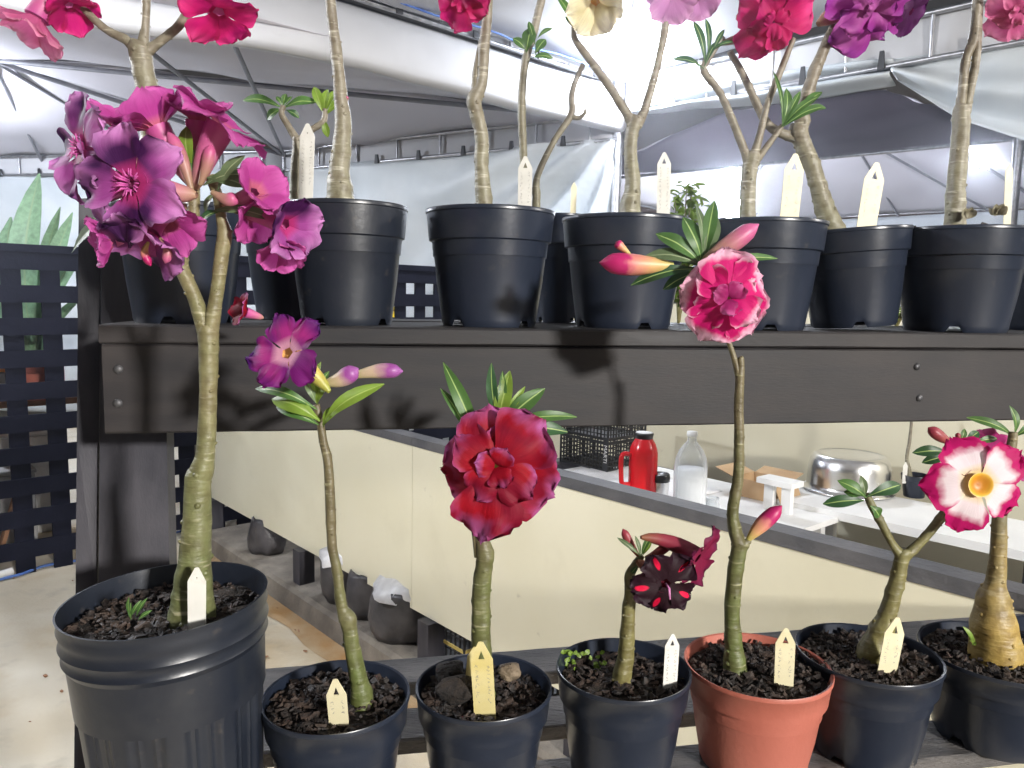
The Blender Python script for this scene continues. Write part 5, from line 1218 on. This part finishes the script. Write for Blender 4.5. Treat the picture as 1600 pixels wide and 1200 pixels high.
goods(92, 690, .9, .3, .3, .62, 'white', 'storage_box', 'tall white box on the floor under the trestle', None)
mb = MB(); a = fl(.02, -.25, 0); mb.bar(a, a+FA*.22-FN*.15+up(.62), FN, .07, .02); tagp(mb.build('leaning_plank', MT['brown'], smooth=False), 'brown plank leaning behind the left end of the lattice fence', 'plank')
for i, (x, y, mt_, zz, lab) in enumerate(((640, 478, 'yellow', 1.28, 'yellow box stacked on top behind the fence near the upper pots'), (640, 505, 'orange', 1.08, 'orange box beneath the yellow one behind the fence'), (402, 470, 'yellow', 1.2, 'yellow box behind the fence between the left upper pots'))):
    goods(x, y, .5, .34, .25, .13, mt_, 'storage_box', lab, None, zz)
for x, zt_, lab in ((640, 1.06, 'shelf unit holding the stacked yellow and orange boxes behind the fence'), (402, 1.18, 'shelf unit holding a single yellow box behind the fence')):
    P = Ppl(x, 500, fl(0), FN)-FN*.5; P.z = 0
    rt = thing('shelf_unit', P, lab, 'shelf'); mb = MB(); mb.box(P+up(zt_), FA*.25, FN*.16, V((0, 0, .014))); mb.build('board', MT['wood'], rt, smooth=False)
    for s_ in (-1, 1): mb = MB(); mb.box(P+FA*(s_*.23)+up(zt_/2-.01), FA*.015, FN*.15, V((0, 0, zt_/2-.01))); mb.build('side', MT['wood'], rt, smooth=False)
# strap-leaved plant standing behind the fence
P = Ppl(80, 395, fl(0), FN)-FN*.45
rt = thing('strap_leaf_plant', V((P.x, P.y, .88)), 'pale green strap-leaved plant rising above the left end of the lattice fence', 'plant')
make_pot(rt, P, .11, .88, 1.1, MT['terracotta'], seed=51, nchips=20, notch=False)
bs_ = V((P.x, P.y, 1.08))
for i, (x, y, wd) in enumerate(((46, 268, .17), (104, 330, .11), (0, 336, .19), (-40, 380, .15), (125, 372, .14), (85, 320, .09), (58, 520, .08), (20, 480, .08), (130, 450, .07))):
    leaf(rt, bs_, Py(x, y, P.y+.05*(i % 3-1)), wd, 'leaf_pale', bend=.1, fold=.3, exp=1.3)
# leafy shrubs behind the rack
def shrub(P, rx, rz, n, label, mt, lsz, zc, seed):
    random.seed(seed); rt = thing('leafy_plant', V((P.x, P.y, ZU)), label, 'plant')
    mb = MB()
    for k in range(7):
        a = random.uniform(0, 6.28); tip = V((P.x+rx*.6*math.cos(a), P.y+rx*.6*math.sin(a), zc+rz*random.uniform(-.1, .8)))
        pts, rr = smoothpath([V((P.x, P.y, ZU)), V((P.x, P.y, zc-rz*.6))+V((.2*rx*math.cos(a), .2*rx*math.sin(a), 0)), tip], [.003, .002, .001], 6); mb.tube(pts, rr, 6)
    mb.build('stems', MT['bark_olive'], rt)
    mb = MB()
    for k in range(n):
        d = V((random.gauss(0, 1), random.gauss(0, 1), random.gauss(0, 1))).normalized()*random.random()**.4
        c = V((P.x+d.x*rx, P.y+d.y*rx, zc+d.z*rz)); a = V((random.gauss(0, 1), random.gauss(0, 1)-.4, random.gauss(0, .6))).normalized(); n_ = V((random.gauss(0, .4), -.6, 1)); n_ = (n_-a*n_.dot(a)).normalized(); wv = a.cross(n_)
        L = lsz*random.uniform(.6, 1.2); o = len(mb.v)
        mb.v += [c, c+a*L*.35+wv*L*.22+n_*L*.05, c+a*L*.75+wv*L*.17, c+a*L-n_*L*.08, c+a*L*.75-wv*L*.17, c+a*L*.35-wv*L*.22+n_*L*.05, c+a*L*.5-n_*L*.03]
        for (i, j) in ((0, 1), (1, 2), (2, 3), (3, 4), (4, 5), (5, 0)): mb.q([o+i, o+j, o+6], [(.8, .5)]*3)
    o = mb.build('foliage', MT[mt], rt); o['kind'] = 'stuff'
shrub(Pt(1064, 420, .37), .045, .125, 260, 'bright green leafy plant between the pale-trunk pots at the back of the upper shelf', 'leaf_lime', .03, ZU+.15, 5)
shrub(Pt(1402, 495, .37), .05, .022, 160, 'low lime-green plant seen between the tilted pot and its neighbour', 'leaf_lime', .014, ZU+.03, 6)
# small things on the floor at the left
a = Pz(-22, 905, .03); b_ = Pz(18, 893, .03)
mb = MB(); mb.tube([a, a.lerp(b_, .5), b_], [.022]*3, 16); tagp(mb.build('white_pipe', MT['white'], auto=50), 'short white plastic pipe lying on the floor by the fence', 'pipe')
pts = [Pz(x, y, .012) for x, y in ((-30, 912), (30, 898), (70, 884), (118, 876), (180, 858), (260, 836), (300, 826))]
P2, R2 = smoothpath(pts, [.008]*len(pts), 8); mb = MB(); mb.tube(P2, R2, 8); tagp(mb.build('blue_hose', MT['rope']), 'thin blue hose lying along the foot of the lattice fence', 'hose')

# ================================================================== GLARE HAZE
# thin volume added to imitate lens glare round the lamps
mb = MB(); mb.box(V((0, 8, 3.6)), V((17, 0, 0)), V((0, 17, 0)), V((0, 0, 4.7)))
hz = mb.build('haze', MT['white'], smooth=False); hz.data.materials.clear(); hz['kind'] = 'stuff'
HM = bpy.data.materials.new('air'); HM.use_nodes = True; HM.node_tree.nodes.clear()
pv = HM.node_tree.nodes.new('ShaderNodeVolumePrincipled'); ho = HM.node_tree.nodes.new('ShaderNodeOutputMaterial')
pv.inputs['Color'].default_value = (.86, .89, 1, 1); pv.inputs['Density'].default_value = .013; pv.inputs['Anisotropy'].default_value = .92
HM.node_tree.links.new(pv.outputs[0], ho.inputs['Volume']); hz.data.materials.append(HM)

# grit and scraps of dry leaf on the aisle floor
random.seed(77); mb = MB()
for k in range(55):
    P = Pz(random.uniform(-40, 640), random.uniform(885, 1190), .006); s_ = random.choice((.004, .005, .006, .012))*random.uniform(.6, 1.3); a = random.uniform(0, 6.28)
    X = V((math.cos(a), math.sin(a), random.uniform(-.2, .2))); Yv = V((-math.sin(a), math.cos(a), random.uniform(-.2, .2)))
    mb.box(P, X*s_, Yv*(s_*random.uniform(.3, .8)), V((0, 0, .001 if s_ > .008 else s_*.4)))
o = mb.build('floor_litter', MT['brown'], smooth=False); o['kind'] = 'stuff'
